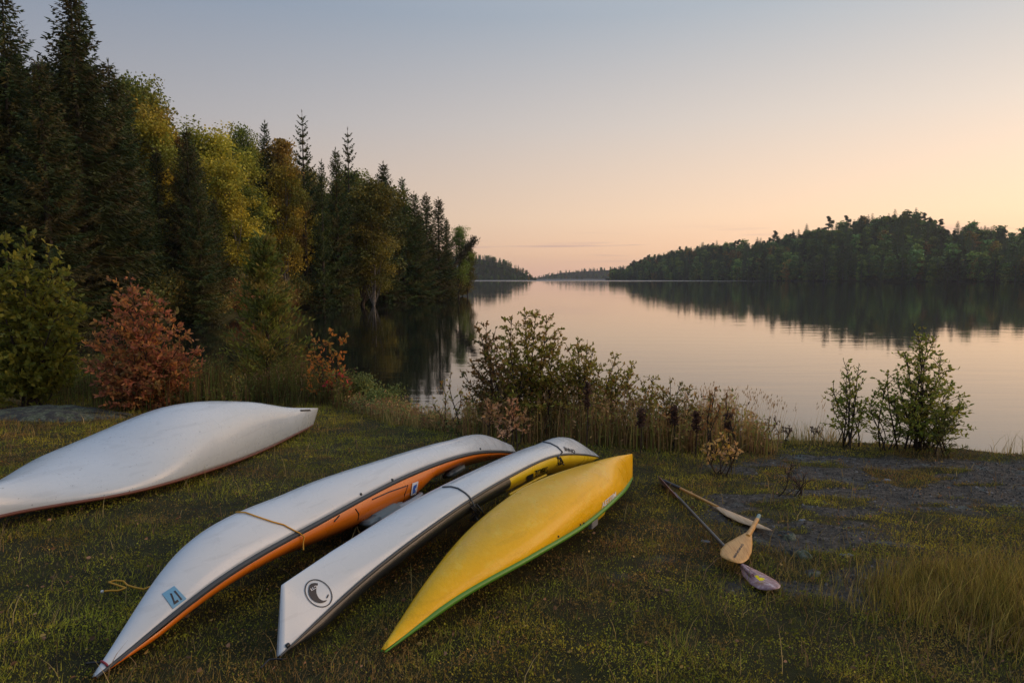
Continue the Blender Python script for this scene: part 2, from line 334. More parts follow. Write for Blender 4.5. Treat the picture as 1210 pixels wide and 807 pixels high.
def pine(h, rad, seed, base=.45, cols=((.022, .032, .016), (.03, .036, .016)), dens=1., fat=1., spike=0):
    r = np.random.default_rng(seed); cr, tr = MB(), MB()
    s = np.linspace(0, 1, 10); ax = np.stack([.015*h*np.sin(s*4), .015*h*np.cos(s*3), s*h], -1); tube(tr, ax, np.linspace(.013*h, .03, 10), 7)
    P, D, Cc = [], [], []; nb = int(26*dens)
    for k in range(nb):
        t = base+(1-base)*(k+.5)/nb; a = r.random()*6.28; ph = (t-base)/(1-base)
        Lb = rad*(.45+.8*math.sin(math.pi*(.2+.75*ph)))*r.uniform(.45, 1.15)*(1 if r.random() < .8 else 1.3)*(1.15-.75*ph)
        if spike: t = base+(1-base)*(round((k+.5)/nb*9)/9*.93+.03*r.random()); Lb = rad*(.25+.95*(1-ph)**.8*r.uniform(.6, 1.1)*min(1, .5+ph*3))*.8
        o = np.array([0, 0, t*h]); e = o+[math.cos(a)*Lb, math.sin(a)*Lb, Lb*r.uniform(.05, .4)]; mid = (o+e)/2-[0, 0, .06*Lb]
        tube(tr, [o, mid, e], [.004*h, .003*h, .01], 4, cap=False)
        for j in range(int(7*dens)+3):
            f = r.uniform(.35, 1.05); c = o*(1-f)+e*f+r.normal(0, 1, 3)*[.2*Lb, .2*Lb, .06*Lb]+[0, 0, .06*Lb]
            m = 20; P.append(c+r.normal(0, .09, (m, 3))); d = r.normal(0, 1, (m, 3))+[0, 0, .55]; D.append(d); Cc.append(np.tile(np.array(cols)[r.integers(len(cols))]*r.uniform(.7, 1.3), (m, 1)))
    P = np.vstack(P); leaves(cr, P, np.vstack(D), .38*fat, .24, np.vstack(Cc), cheap=True); return cr, tr
SP = {'spruce': [spruce(17, 3.3, 1, dens=1.7, bw=.085), spruce(17, 2.8, 2, droop=.45, dens=1.7, bw=.085), spruce(17, 2.3, 3, whorl=.42, sparse=.1, dens=1.5, bw=.09, cols=((.022, .034, .012), (.032, .042, .012))), spruce(15, 2.2, 4, low=.10, sparse=.12, dens=1.5, bw=.09)],
      'yellow': [broadleaf(14, 3.0, 5, ((.12, .10, .012), (.085, .085, .012), (.15, .115, .013)), n=14000), broadleaf(14, 2.6, 6, ((.085, .085, .012), (.11, .095, .012)), n=9000)],
      'green': [broadleaf(14, 3.0, 7, ((.045, .062, .012), (.068, .080, .012)), n=11000), broadleaf(13, 2.6, 8, ((.05, .055, .012), (.085, .075, .013)), n=9000)],
      'pine': [spruce(18, 2.9, 9, whorl=.85, low=.42, droop=-.05, dens=1.9, bw=.12, sparse=.12), spruce(18, 3.1, 10, whorl=1.0, low=.5, droop=0., dens=1.9, bw=.13, sparse=.15)],
      'orange': [broadleaf(12, 2.2, 12, ((.085, .055, .013), (.07, .055, .013), (.11, .07, .013)), n=9000)]}
PROTO = {}
HT = {'spruce': [17, 17, 17, 15], 'yellow': [14, 14], 'green': [14, 13], 'pine': [18, 18], 'orange': [12]}
for k, v in SP.items():
    PROTO[k] = []
    for i, (a, b) in enumerate(v):
        cm = a.mesh('crown'); cm.materials.append(M['needle' if k in ('spruce', 'pine') else 'tree_leaf'])
        tm = b.mesh('trunk', True); tm.materials.append(M['birch' if k == 'yellow' else 'bark']); PROTO[k].append((cm, tm, HT[k][i]))
KNAME = {'spruce': 'spruce_tree', 'yellow': 'birch_tree', 'green': 'aspen_tree', 'pine': 'pine_tree', 'orange': 'maple_tree'}
KCAT = {'spruce': 'spruce', 'yellow': 'birch', 'green': 'aspen', 'pine': 'pine', 'orange': 'maple'}
GEN = {'spruce': 'dark spruce standing close among others in the left shore woods', 'yellow': 'yellow leaved birch partly hidden among spruces in the left shore woods',
       'green': 'green leaved aspen partly hidden among spruces in the left shore woods', 'pine': 'open crowned pine among the left shore woods', 'orange': 'orange brown tree partly hidden among the left shore woods'}
def zone(x, y):
    px = 605+FP*x/(y*math.cos(PIT))
    return (('at the far left of the woods', 'left end') if px < 150 else ('among the yellow birches of the left shore', 'birch stand') if px < 340 else ('below the two open pines of the left shore', 'middle stand') if px < 455 else ('on the narrow wooded point', 'point'))
GEN2 = {'spruce': 'dark spruce in the close ranks %s', 'yellow': 'yellow leaved birch partly hidden %s', 'green': 'green leaved aspen partly hidden %s', 'pine': 'open crowned pine %s', 'orange': 'brownish tree partly hidden %s'}
def tree(kind, x, y, top, label=None, wid=1., var=None, lean=(0, 0)):
    z = float(H(x, y))-.15; v = PROTO[kind]; i = random.randrange(len(v)) if var is None else var; cm, tm, h0 = v[i]
    s = max(.12, (top-z)/h0); e = empty(KNAME[kind], (x, y, z), label or GEN2[kind] % zone(x, y)[0], KCAT[kind], None if label else '%s trees of the left shore, %s' % (KCAT[kind], zone(x, y)[1]))
    e.rotation_euler = (lean[0], lean[1], random.random()*6.28); e.scale = (s*wid, s*wid, s)
    link('trunk', tm, None, e); link('crown', cm, None, e); return e
def ptree(kind, px, py, Y, label=None, wid=1., var=None): p = at(px, py, Y); return tree(kind, p.x, Y, p.z, label, wid, var)
SPECIAL = [
 ('spruce', 4, -14, 36, 'very tall dark spruce cut by the left edge of the photo', 1.05, 0),
 ('spruce', 82, -12, 37, 'tallest broad dark spruce beside the slimmer twin spire on its right', 1.1, 0),
 ('spruce', 104, 2, 39, 'slim spruce spire just right of the tallest broad spruce', .95, 2),
 ('spruce', 44, 70, 33, 'dark spruce filling the gap between the two tallest left spruces', 1.1, 1),
 ('spruce', 128, 72, 42, 'spruce with long side branches right of the tallest spire', 1.25, 1),
 ('green', 152, 92, 55, 'pale green crown showing just right of the tallest spruces', .8, 0),
 ('green', 192, 106, 58, 'rounded green treetop above the first yellow birches', 1.0, 1),
 ('yellow', 168, 140, 50, 'bright yellow birch directly right of the tall spruce group', 1.0, 0),
 ('yellow', 160, 105, 56, 'yellow birch crown peeping above the bright yellow birch beside the tall spruces', .8, 1),
 ('orange', 205, 158, 54, 'rusty orange topped tree between the yellow birches', .8, 0),
 ('spruce', 219, 152, 48, 'dark pointed spruce standing in front of the yellow birches', 1.0, 0),
 ('spruce', 232, 212, 44, 'grey green spruce with spreading lower branches over the water edge', 1.15, 1),
 ('yellow', 245, 150, 62, 'yellow birch just right of the dark pointed spruce', 1.0, 1),
 ('yellow', 268, 158, 62, 'widest yellow birch crown in the middle of the left woods', 1.1, 0),
 ('green', 287, 150, 68, 'small green treetop rising behind the middle yellow birches', .7, 0),
 ('yellow', 296, 172, 62, 'golden birch at the right end of the middle yellow group', .9, 1),
 ('spruce', 317, 144, 66, 'tall narrow spruce right of the golden birch', .8, 2),
 ('orange', 330, 162, 66, 'orange tinged tree leaning on the tall narrow spruce', .9, 0),
 ('yellow', 334, 195, 64, 'low golden birch below the orange tinged tree', .8, 0),
 ('pine', 356, 132, 70, 'tall open pine standing clear above the left woods', .8, 0),
 ('spruce', 378, 190, 66, 'narrow spruce right below the tall open pine', .7, 2),
 ('spruce', 396, 176, 68, 'dense spruce just left of the second open pine', .85, 1),
 ('pine', 411, 152, 74, 'second open pine above the yellow green birch', .75, 0),
 ('green', 428, 212, 72, 'broad yellow green birch overhanging in the middle of the left woods', 1.25, 1),
 ('yellow', 440, 235, 70, 'drooping yellow green crown below the second open pine', 1.0, 1),
 ('spruce', 452, 192, 84, 'bushy topped spruce right of the second open pine', 1.1, 1),
 ('spruce', 473, 210, 88, 'first of the spruces stepping down towards the point', 1.2, 2),
 ('spruce', 488, 227, 90, 'second of the spruces stepping down towards the point', 1.2, 0),
 ('spruce', 504, 229, 94, 'upright narrow spruce near the end of the point', 1.25, 3),
 ('spruce', 517, 234, 96, 'slender spruce next to last high spire on the point', 1.25, 3),
 ('spruce', 528, 258, 99, 'ragged dark spruce beside the leaning snag', .9, 1),
 ('green', 543, 268, 104, 'small yellowish tree at the very tip of the point', .9, 0),
 ('green', 552, 292, 107, 'low bushy tree overhanging the water at the end of the point', .85, 1),
]
for k, px, py, Yd, lab, w, v in SPECIAL: ptree(k, px, py, Yd, lab, w, v)
prof_x = [-160, 0, 40, 60, 90, 120, 150, 190, 220, 260, 300, 330, 360, 400, 440, 470, 500, 520, 535, 550]
prof_y = [20, 20, 70, 60, 20, 70, 110, 125, 160, 165, 165, 175, 190, 190, 210, 225, 245, 250, 272, 292]
cnt = 0
while cnt < 185:
    px = random.uniform(-170, 546); Yd = random.uniform(33, 125)
    p = at(px, 330, Yd); f = float(dshore(p.x, Yd))
    if f < 1.0 or f > 26: continue
    py = np.interp(px, prof_x, prof_y)+random.uniform(4, 60)
    if random.random() < .38: py += random.uniform(20, 70)
    if at(px, py, Yd).z < 3: continue
    early = px < 150
    if px > 500: py += 8
    kd = 'spruce' if early else random.choices(['spruce', 'yellow', 'green', 'orange'], [.62, .11, .24, .03])[0]
    ptree(kd, px, py, Yd, None, random.uniform(.95, 1.4)); cnt += 1

cnt = 0
while cnt < 46:
    px = random.uniform(395, 556); Yd = random.uniform(80, 128); p = at(px, 330, Yd); f = float(dshore(p.x, Yd))
    if f < .8 or f > 30: continue
    py = np.interp(px, prof_x, prof_y)+random.uniform(8, 60) if px < 545 else random.uniform(296, 316)
    ptree(random.choices(['spruce', 'green', 'yellow'], [.70, .25, .05])[0], px, py, Yd, None, random.uniform(1.1, 1.7)); cnt += 1
# leaning dead snag over the point
e = empty('leaning_snag', tuple(at(524, 330, 101)), 'dead spruce leaning out over the water from the wooded point', 'dead tree')
b0, b1 = at(524, 330, 101), at(560, 283, 103); o0 = Vector(e.location); ln = [(b0.lerp(b1, t)-o0) for t in np.linspace(0, 1, 8)]
mb = MB(); tube(mb, [tuple(v) for v in ln], np.linspace(.35, .10, 8), 6); mb.obj('trunk', M['bark'], e)
mb = MB(); PP = []; 
for k in range(900):
    t = random.uniform(.45, 1.0); PP.append(tuple(b0.lerp(b1, t)-o0+Vector((random.gauss(0, .28), random.gauss(0, .28), random.gauss(0, .28)))))
PP = np.array(PP); leaves(mb, PP, rng.normal(0, 1, PP.shape)+np.array([.8, 0, .6]), .5, .25, pick(((.03, .03, .015), (.04, .035, .018)), len(PP)), cheap=True); mb.obj('crown', M['needle'], e)

# bushes along the wooded shore
def bush_proto(seed, h, rad, cols, n=3500, leaf=.12):
    r = np.random.default_rng(seed); c_, t_ = MB(), MB(); P, Cc = [], []
    for k in range(16):
        a = r.random()*6.28; q = r.random()**.6*rad; e_ = np.array([math.cos(a)*q, math.sin(a)*q, h*r.uniform(.45, 1)*(1-.45*(q/rad)**2)])
        tube(t_, [[0, 0, -.2], e_*[.4, .4, .5], e_], [.04, .03, .01], 4, cap=False)
        m = n//16; u = r.random((m, 1))**.6; P.append(e_*u*[1, 1, 1]+r.normal(0, .2*rad, (m, 3))*[1, 1, .6]); Cc.append(np.tile(np.array(cols)[r.integers(len(cols))]*r.uniform(.7, 1.3), (m, 1))*r.uniform(.8, 1.2, (m, 1)))
    P = np.vstack(P); P[:, 2] = np.abs(P[:, 2]); leaves(c_, P, r.normal(0, 1, P.shape)+[0, 0, .3], leaf*r.uniform(.7, 1.3, len(P)), .7, np.vstack(Cc), cheap=True); return c_, t_
BP = []
for i, cols in enumerate((((.07, .06, .014), (.10, .07, .016)), ((.04, .05, .014), (.06, .06, .014)), ((.13, .055, .018), (.10, .06, .018)))):
    a, b = bush_proto(20+i, 1.8, 1.5, cols); am = a.mesh('foliage'); am.materials.append(M['tree_leaf']); bm_ = b.mesh('stems'); bm_.materials.append(M['stem']); BP.append((am, bm_))
def bush(i, x, y, s, lab, grp, cat='bush'):
    e = empty('shore_bush', (x, y, float(H(x, y))-.1), lab, cat, grp); e.scale = (s, s, s*random.uniform(.8, 1.3)); e.rotation_euler.z = random.random()*6.28
    link('stems', BP[i][1], None, e); link('foliage', BP[i][0], None, e)
BL = ['olive brown bush in the brush along the wooded shore', 'dull green bush in the brush along the wooded shore', 'rust coloured bush in the brush along the wooded shore']
for k in range(125):
    t = random.uniform(.4, 6.3); i = int(t); a, b = shore[i], shore[i+1]; p = a+(b-a)*(t-i); nrm = np.array([-(b-a)[1], (b-a)[0]]); nrm /= np.hypot(*nrm)
    p = p+nrm*random.uniform(.3, 2.6); j = random.choices([0, 1, 2], [.5, .4, .1])[0]; bush(j, p[0], p[1], random.uniform(.7, 1.6), BL[j], 'brush of %s bushes along the wooded shore' % ('olive', 'green', 'rust')[j])

# ------------------------------------------------------------ far shores
def lowproto(kind, seed):
    if kind == 'pine': a, b = pine(17, 2.8, seed, base=.15, dens=.8, fat=2.2, cols=((.034, .050, .020), (.042, .054, .020)))
    elif kind == 'con': a, b = spruce(16, 2.6, seed, whorl=1.0, bw=.38, dens=.5, cols=((.034, .056, .020), (.044, .062, .020)))
    else: a, b = broadleaf(14, 3.0, seed, ((.055, .090, .022), (.078, .100, .022)) if kind == 'gr' else ((.10, .09, .02), (.13, .08, .02)), leaf=1.0, n=900, base=.12, lobes=16)
    return a, b
LOW = []
for kd, sd_ in (('pine', 31), ('pine', 32), ('con', 33), ('con', 34), ('con', 38), ('gr', 35), ('gr', 36), ('ye', 37)):
    a, b = lowproto(kd, sd_); off = a.n; a.f[3] += [f+off for f in b.f[3]]; a.f[4] += [f+off for f in b.f[4]]
    a.v += b.v; a.c += [np.full((len(q), 3), .05) for q in b.v]; a.n += b.n; me = a.mesh('tree'); me.materials.append(M['needle' if kd in ('pine', 'con') else 'tree_leaf']); LOW.append((kd, me, {'pine': 17, 'con': 16}.get(kd, 14)))
hillmat = mat('wooded_hill', (.022, .026, .010), 1., Specular_IOR_Level=0.); bump(hillmat, noise(hillmat, .3, 4), 1, 2.)
HX = [715, 727, 745, 760, 800, 830, 870, 900, 925, 950, 985, 1010, 1040, 1075, 1100, 1115, 1140, 1170, 1190, 1210, 1300, 1500, 1900]
HT_ = [329, 322, 309, 303, 292, 287, 285, 281, 276, 268, 264, 256, 251, 249, 258, 269, 262, 266, 274, 270, 262, 250, 255]
SX = [715, 760, 850, 1000, 1210, 1500, 1900]; SY = [960, 900, 730, 570, 480, 430, 400]
def hillpt(px, f):
    Ys = np.interp(px, SX, SY); Yd = Ys+f*np.interp(px, SX, [70, 90, 130, 140, 140, 140, 140]); py = np.interp(px, HX, HT_)
    Yr = Ys+np.interp(px, SX, [70, 90, 130, 140, 140, 140, 140]); ztop = at(float(px), float(py), float(Yr)).z-(17+6*min(1, max(0, (px-760)/140)))
    zr = max(ztop, 1.); z = WZ-.6+(zr-WZ+.6)*(ss(-.02, 1.0, np.array(f))**.8 if f <= 1 else 1-.3*(f-1))
    return (px-605)/FP*Yd, Yd, float(z)
fr = [-.03, 0, .05, .15, .3, .45, .6, .75, .9, 1.0, 1.2, 1.6, 2.4]; pxs = np.linspace(715, 1900, 90)
mb = MB(); mb.add([[hillpt(p, f) for f in fr] for p in pxs], grid_faces(len(pxs), len(fr))); tag(mb.obj('far_shore_hill', hillmat, smooth=True), kind='structure')
LL = {'pine': ('open crowned pine in the dense wood of the far right shore', 'pine'), 'con': ('dark pointed conifer in the dense wood of the far right shore', 'conifer'),
      'gr': ('green leafy tree in the dense wood of the far right shore', 'leafy tree'), 'ye': ('yellowish leafy tree in the dense wood of the far right shore', 'leafy tree')}
def lowpick():
    kd = random.choices(['pine', 'con', 'gr', 'ye'], [.09, .57, .31, .03])[0]; return random.choice([q for q in LOW if q[0] == kd])
NT = 285; spots = []
for k in range(NT):      # first a stratified row set, then merged remainder
    px = 722+(1262-722)*((k*.6180339)%1); f = random.choice([.03, .03, .2, .45, .7, .95, 1.0, 1.0, 1.05]); spots.append((px, f+random.uniform(-.02, .06)))
for px, f in spots:
    kd, me, h0 = lowpick(); x, y, z = hillpt(px, max(.0, f)); s = random.uniform(.72, 1.25)*(1.08 if (kd == 'pine' and f > .8) else 1)
    if px < 800: s *= .8
    o = link('far_tree', me); o.location = (x, y, z-.5); s *= 1+.38*min(1, max(0, (px-760)/140)); o.scale = (s*1.35, s*1.35, s); o.rotation_euler.z = random.random()*6.28
    tag(o, LL[kd][0], LL[kd][1], '%s trees of the far right shore' % {'pine': 'pine', 'con': 'pointed conifer', 'gr': 'green leafy', 'ye': 'yellowish leafy'}[kd])
def merged(name, spots, mats_):
    """many small copies of the low trees in ONE mesh"""
    big = {0: MB(), 1: MB()}
    cache = {}
    for q in LOW:
        me = q[1]; v = np.zeros(len(me.vertices)*3); me.vertices.foreach_get('co', v); c = np.zeros(len(me.vertices)*4); me.color_attributes['col'].data.foreach_get('color', c)
        li = np.zeros(len(me.loops), int); me.loops.foreach_get('vertex_index', li); tt = np.zeros(len(me.polygons), int); me.polygons.foreach_get('loop_total', tt); st = np.r_[0, np.cumsum(tt)[:-1]]
        fs = [li[st[tt == k][:, None]+np.arange(k)] for k in (3, 4)]; cache[id(me)] = (v.reshape(-1, 3), c.reshape(-1, 4)[:, :3], fs)
    out = MB()
    for (x, y, z, s) in spots:
        q = lowpick(); v, c, fs = cache[id(q[1])]; a = random.random()*6.28; ca, sa = math.cos(a), math.sin(a)
        V = np.stack([(v[:, 0]*ca-v[:, 1]*sa)*s*1.6+x, (v[:, 0]*sa+v[:, 1]*ca)*s*1.6+y, v[:, 2]*s+z], 1); base = out.n; out.v.append(V); out.c.append(c*random.uniform(.75, 1.25)); out.n += len(V); out.hc = True
        for k, f in zip((3, 4), fs):
            if len(f): out.f[k].append(f+base)
    o = out.obj(name, M['far_leaf']); tag(o, kind='stuff'); return o
M['far_leaf'] = leafmat('far_leaf', trans=.2, spec=.1, gain=3.0)
sp_ = []
for k in range(1300):
    f = random.choice([random.uniform(.0, 1.0), random.uniform(.85, 1.05)]); px = 722+540*random.random()**1.4; x, y, z = hillpt(px, f); sp_.append((x, y, z-.5, random.uniform(.6, 1.02)*(1+.28*min(1, max(0, (px-760)/140)))))
for k in range(90): f = random.uniform(.02, 1.0); x, y, z = hillpt(random.uniform(1262, 1700), f); sp_.append((x, y, z-.5, random.uniform(.8, 1.1)))
o = merged('far_shore_wood', sp_, None); tag(o, 'dense mixed wood filling in between the trees of the far right shore', 'woodland')
# two far headlands across the lake
def headland(name, pts, Y0, dep, lab, n, hs):
    px_, py_ = zip(*pts)
    def hp(px, f):
        Yd = Y0+f*dep; zt = at(float(px), float(np.interp(px, px_, py_)), Y0+dep).z-11*hs; z = WZ-.6+(max(zt, -.4)-WZ+.6)*(ss(-.02, 1, np.array(f))**.8 if f <= 1 else 1-.4*(f-1)); return (px-605)/FP*Yd, Yd, float(z)
    pp = np.linspace(px_[0], px_[-1], 40); ff = [-.03, 0, .2, .5, .8, 1, 1.5, 2]
    m_ = MB(); m_.add([[hp(p, f) for f in ff] for p in pp], grid_faces(len(pp), len(ff))); tag(m_.obj(name, hillmat, smooth=True), kind='structure')
    sp = []
    for k in range(n):
        px = random.uniform(px_[0], px_[-1]); x, y, z = hp(px, random.choice([.01, .3, .6, .95, 1.0])); sp.append((x, y, z-.5, random.uniform(.55, 1.0)*hs*min(1, .45+.55*(np.interp(px, px_, [328.4-q for q in py_])/12))))
    o = merged(name+'_wood', sp, None); tag(o, lab, 'woodland')
headland('near_headland', [(440, 300), (520, 297), (556, 300), (580, 303), (600, 309), (620, 318), (634, 327)], 1000, 120, 'wooded headland across the lake just right of the point', 420, .62)
headland('distant_ridge', [(626, 327), (645, 323), (665, 319), (690, 317.5), (720, 316), (760, 314), (800, 318)], 2000, 200, 'low distant wooded ridge at the far end of the lake', 320, .8)

# ------------------------------------------------------------ the four upturned boats
KN = np.array([0, .12, .3, .5, .7, .88, 1.])
def interp(kn, v, s):
    kn = np.asarray(kn, float); v = np.asarray(v, float); h = np.diff(kn); d = np.diff(v)/h
    m = np.zeros_like(v); m[0] = d[0]; m[-1] = d[-1]; m[1:-1] = (d[:-1]*h[1:]+d[1:]*h[:-1])/(h[1:]+h[:-1])
    i = np.clip(np.searchsorted(kn, s)-1, 0, len(kn)-2); t = (s-kn[i])/h[i]
    return ((2*t**3-3*t**2+1)*v[i]+(t**3-2*t**2+t)*h[i]*m[i]+(-2*t**3+3*t**2)*v[i+1]+(t**3-t**2)*h[i]*m[i+1])
BOAT = {
 'b2': [-2.0926, 3.2588, 0.0506, 8.7476, 0.0213, 0.1955, 0.2792, 0.3235, 0.2728, 0.1432, 0.0264, 0.1498, 0.2417, 0.2853, 0.2772, 0.1272, 0.0376, 0.4433, 0.5569, 0.5419, 0.4911, 0.3900, 0.1300, 0.0135, 0.02, -0.4439],
 'b3': [-1.2314, 3.4525, 1.1048, 8.3945, 0.0267, 0.1643, 0.289, 0.3345, 0.3086, 0.1531, 0.0341, 0.0903, 0.2405, 0.2667, 0.2304, 0.1337, 0.3544, 0.4049, 0.4855, 0.512, 0.5003, 0.4212, 0.1317, 0.201, 0.097, -0.5012],
 'b4': [-0.6887, 3.4914, 1.2578, 6.9906, 0.0424, 0.1414, 0.2048, 0.2069, 0.2317, 0.1491, 0.1287, 0.1132, 0.2755, 0.3236, 0.2965, 0.1216, 0.0613, 0.2341, 0.3793, 0.4708, 0.4671, 0.4266, 0.3596, 0.0239, -0.0554, -0.0657],
 'b1': [-4.719, 4.8511, -3.1582, 10.58, 0.0572, 0.1719, 0.2565, 0.2264, 0.1541, 0.1355, 0.0879, 0.1314, 0.5489, 0.5592, 0.3761, 0.1862, 0.3571, 0.3767, 0.439, 0.7727, 0.6933, 0.4654, 0.3461, 0.0, -0.0742, 0.2351]}
FULL = {'b2': (1.1, .8, 1.0), 'b3': (1.3, .95, 1.2), 'b4': (1.2, .65, 1.1), 'b1': (1.15, .98, 1.15)}
class Boat:
    def __init__(s, key, name, label, cat):
        p = s.p = np.array(BOAT[key]); s.full = FULL[key]
        s.x0, s.y0, s.x1, s.y1 = p[:4]; s.sh = p[4:11]; s.bm = np.r_[.01, p[11:16], .01]; s.kl = p[16:23]; s.r0, s.r1, s.roll = p[23:26]
        s.L = math.hypot(s.x1-s.x0, s.y1-s.y0); s.d = np.array([s.x1-s.x0, s.y1-s.y0])/s.L; s.n = np.array([s.d[1], -s.d[0]])
        mx_, my_ = (s.x0+s.x1)/2, (s.y0+s.y1)/2; s.o = np.array([mx_, my_, -SLOPE*my_]); s.root = empty(name, tuple(s.o), label, cat)
        s.A = s.surf(np.linspace(0, 1, 141), np.linspace(0, math.pi, 41))
        v = s.A.reshape(-1, 3); s.bvh = BVHTree.FromPolygons([tuple(q) for q in v], [tuple(map(int, f)) for f in grid_faces(141, 41)])
    def prof(s, q): q = np.asarray(q, float); return interp(KN, s.sh, q), np.maximum(interp(KN, s.bm, q), .008), interp(KN, s.kl, q), np.interp(q, [0, .5, 1], s.full)
    def world(s, q, u, z, sh=0.):
        ur = u*math.cos(s.roll)+z*math.sin(s.roll); zr = -u*math.sin(s.roll)+z*math.cos(s.roll); l_ = q*s.L+sh
        x = s.x0+s.d[0]*l_+s.n[0]*ur; y = s.y0+s.d[1]*l_+s.n[1]*ur; return np.stack(np.broadcast_arrays(x, y, zr-SLOPE*y), -1)
    def surf(s, q, th, off=0.):
        zs, b, zk, pw = s.prof(q); zs, b, zk, pw, qq = [a[:, None] for a in (zs, b, zk, pw, q)]
        c = np.cos(th)[None]; w = np.abs(np.sin(th)[None])**pw; u = (b+off)*np.sign(c)*np.abs(c)**pw; z = zs+(zk-zs)*w
        sh = (s.r0*np.maximum(0, 1-qq/.12)-s.r1*np.maximum(0, 1-(1-qq)/.12))*w; return s.world(qq, u, z, sh)
    def seam(s, q, side=1, dz=0., off=0.):
        zs, b, zk, pw = s.prof(q); return s.world(np.asarray(q, float), side*(b+off), zs+dz)
    def loc(s, v): return np.asarray(v)-s.o
    def hit(s, px, py, off=.003):
        off += .0045
        o = Vector((0, 0, CZ)); t = (at(px, py, 5.)-o).normalized(); a = s.bvh.ray_cast(o, t)
        if a[0] is None: return None
        nn = a[1] if a[1].dot(t) < 0 else -a[1]; return a[0]+nn*off
    def s_at(s, px, py):
        q = np.linspace(0, 1, 400); w_ = s.seam(q)-[0, 0, CZ]; d_ = w_[:, 1]*math.cos(PIT)-w_[:, 2]*math.sin(PIT); v_ = w_[:, 1]*math.sin(PIT)+w_[:, 2]*math.cos(PIT)
        return q[int(np.argmin(np.hypot(605+FP*w_[:, 0]/d_-px, 403.5-FP*v_/d_-py)))]
    def decal(s, name, polys, m, off=.003, label=None, parent=None, bvh=None):
        """flat marks that lie on the hull: polygons given where they sit on the boat's skin"""
        mb = MB()
        for poly, tris in polys:
            pt = [s.hit(x, y, off) for x, y in poly]
            ok = [p is not None for p in pt]
            if not all(ok): print('partly off the skin', name, sum(ok), len(ok)); tris = [f for f in np.asarray(tris).tolist() if all(ok[int(i)] for i in f)]
            if len(tris): mb.add([tuple(s.loc(p)) if p is not None else (0, 0, 0) for p in pt], tris)
        if mb.n == 0: print('decal missed', name); return None
        o = mb.obj(name, m, parent or s.root); 
        if label: o['label'] = label
        return o
    def strap(s, name, path, rad, m, off=.004, tail=()):
        pts = []
        for a, b in zip(path[:-1], path[1:]):
            for k in range(6): t = k/6; pts.append(s.hit(a[0]*(1-t)+b[0]*t, a[1]*(1-t)+b[1]*t, off))
        pts.append(s.hit(*path[-1], off)); pts = [tuple(s.loc(p)) for p in pts if p is not None]+[tuple(s.loc(p)) for p in tail]
        mb = MB(); tube(mb, pts, rad, 6); return mb.obj(name, m, s.root, True)
def tri(poly):
    t = geometry.tessellate_polygon([[Vector((x, y, 0)) for x, y in poly]]); return [tuple(a) for a in t]
def P_(poly): return (poly, tri(poly))
def gridpoly(c00, c10, c11, c01, n=6):   # a small four sided patch as a grid, so that it follows the skin
    out = []; V = []
    for i in range(n+1):
        for j in range(n+1):
            a, b = i/n, j/n; V.append(tuple((c00[k]*(1-a)+c10[k]*a)*(1-b)+(c01[k]*(1-a)+c11[k]*a)*b for k in (0, 1)))
    return [(V, grid_faces(n+1, n+1))]
def textpoly(body, org, ex, ey):
    """letters of the built-in font laid out from org along ex (reading) and ey (up)"""
    cu = bpy.data.curves.new('letters', 'FONT'); cu.body = body; cu.size = 1; cu.resolution_u = 3; cu.offset = .028
    o = bpy.data.objects.new('letters', cu); C.objects.link(o); dg = bpy.context.evaluated_depsgraph_get(); me = bpy.data.meshes.new_from_object(o.evaluated_get(dg))
    V = np.array([v.co[:2] for v in me.vertices]); F = [tuple(p.vertices) for p in me.polygons]; bpy.data.objects.remove(o); bpy.data.curves.remove(cu); bpy.data.meshes.remove(me)
    V -= V.min(0); sc = V.max(0); V = V/[sc[0], sc[1]]
    Q = [(org[0]+ex[0]*a+ey[0]*b, org[1]+ex[1]*a+ey[1]*b) for a, b in V]; T = []
    for f in F:
        for k in range(1, len(f)-1): T.append((f[0], f[k], f[k+1]))
    return [(Q, T)]
def hullmat(name, base, rough=.25, dirt=.45, coat=.3, speck=True, tone=(.75, .74, .70)):
    m = mat(name, base, rough, Coat_Weight=coat, Coat_Roughness=.15); n, l, b = nodes(m)
    c = mixn(m, rampn(m, noise(m, 2.3, 6), [(.4, (0, 0, 0)), (.75, (dirt, dirt, dirt))]), base, tuple(a*t for a, t in zip(base, tone)))
    if speck: c = mixn(m, rampn(m, noise(m, 38, 3), [(.67, (0, 0, 0)), (.71, (.6, .6, .6))]), c, tuple(a*.35 for a in base))
    sc = rampn(m, noise(m, 6, 5, mapping=(1, .15, 5)), [(.58, (0, 0, 0)), (.63, (.26, .26, .26))]); c = mixn(m, sc, c, tuple(min(1, a*.72) for a in base))
    l.new(c, b.inputs['Base Color']); l.new(rampn(m, noise(m, 5, 6), [(.3, (rough*.7,)*3), (.7, (rough*1.6,)*3)]), b.inputs['Roughness']); bump(m, noise(m, 1.8, 3), .15, .02); return m
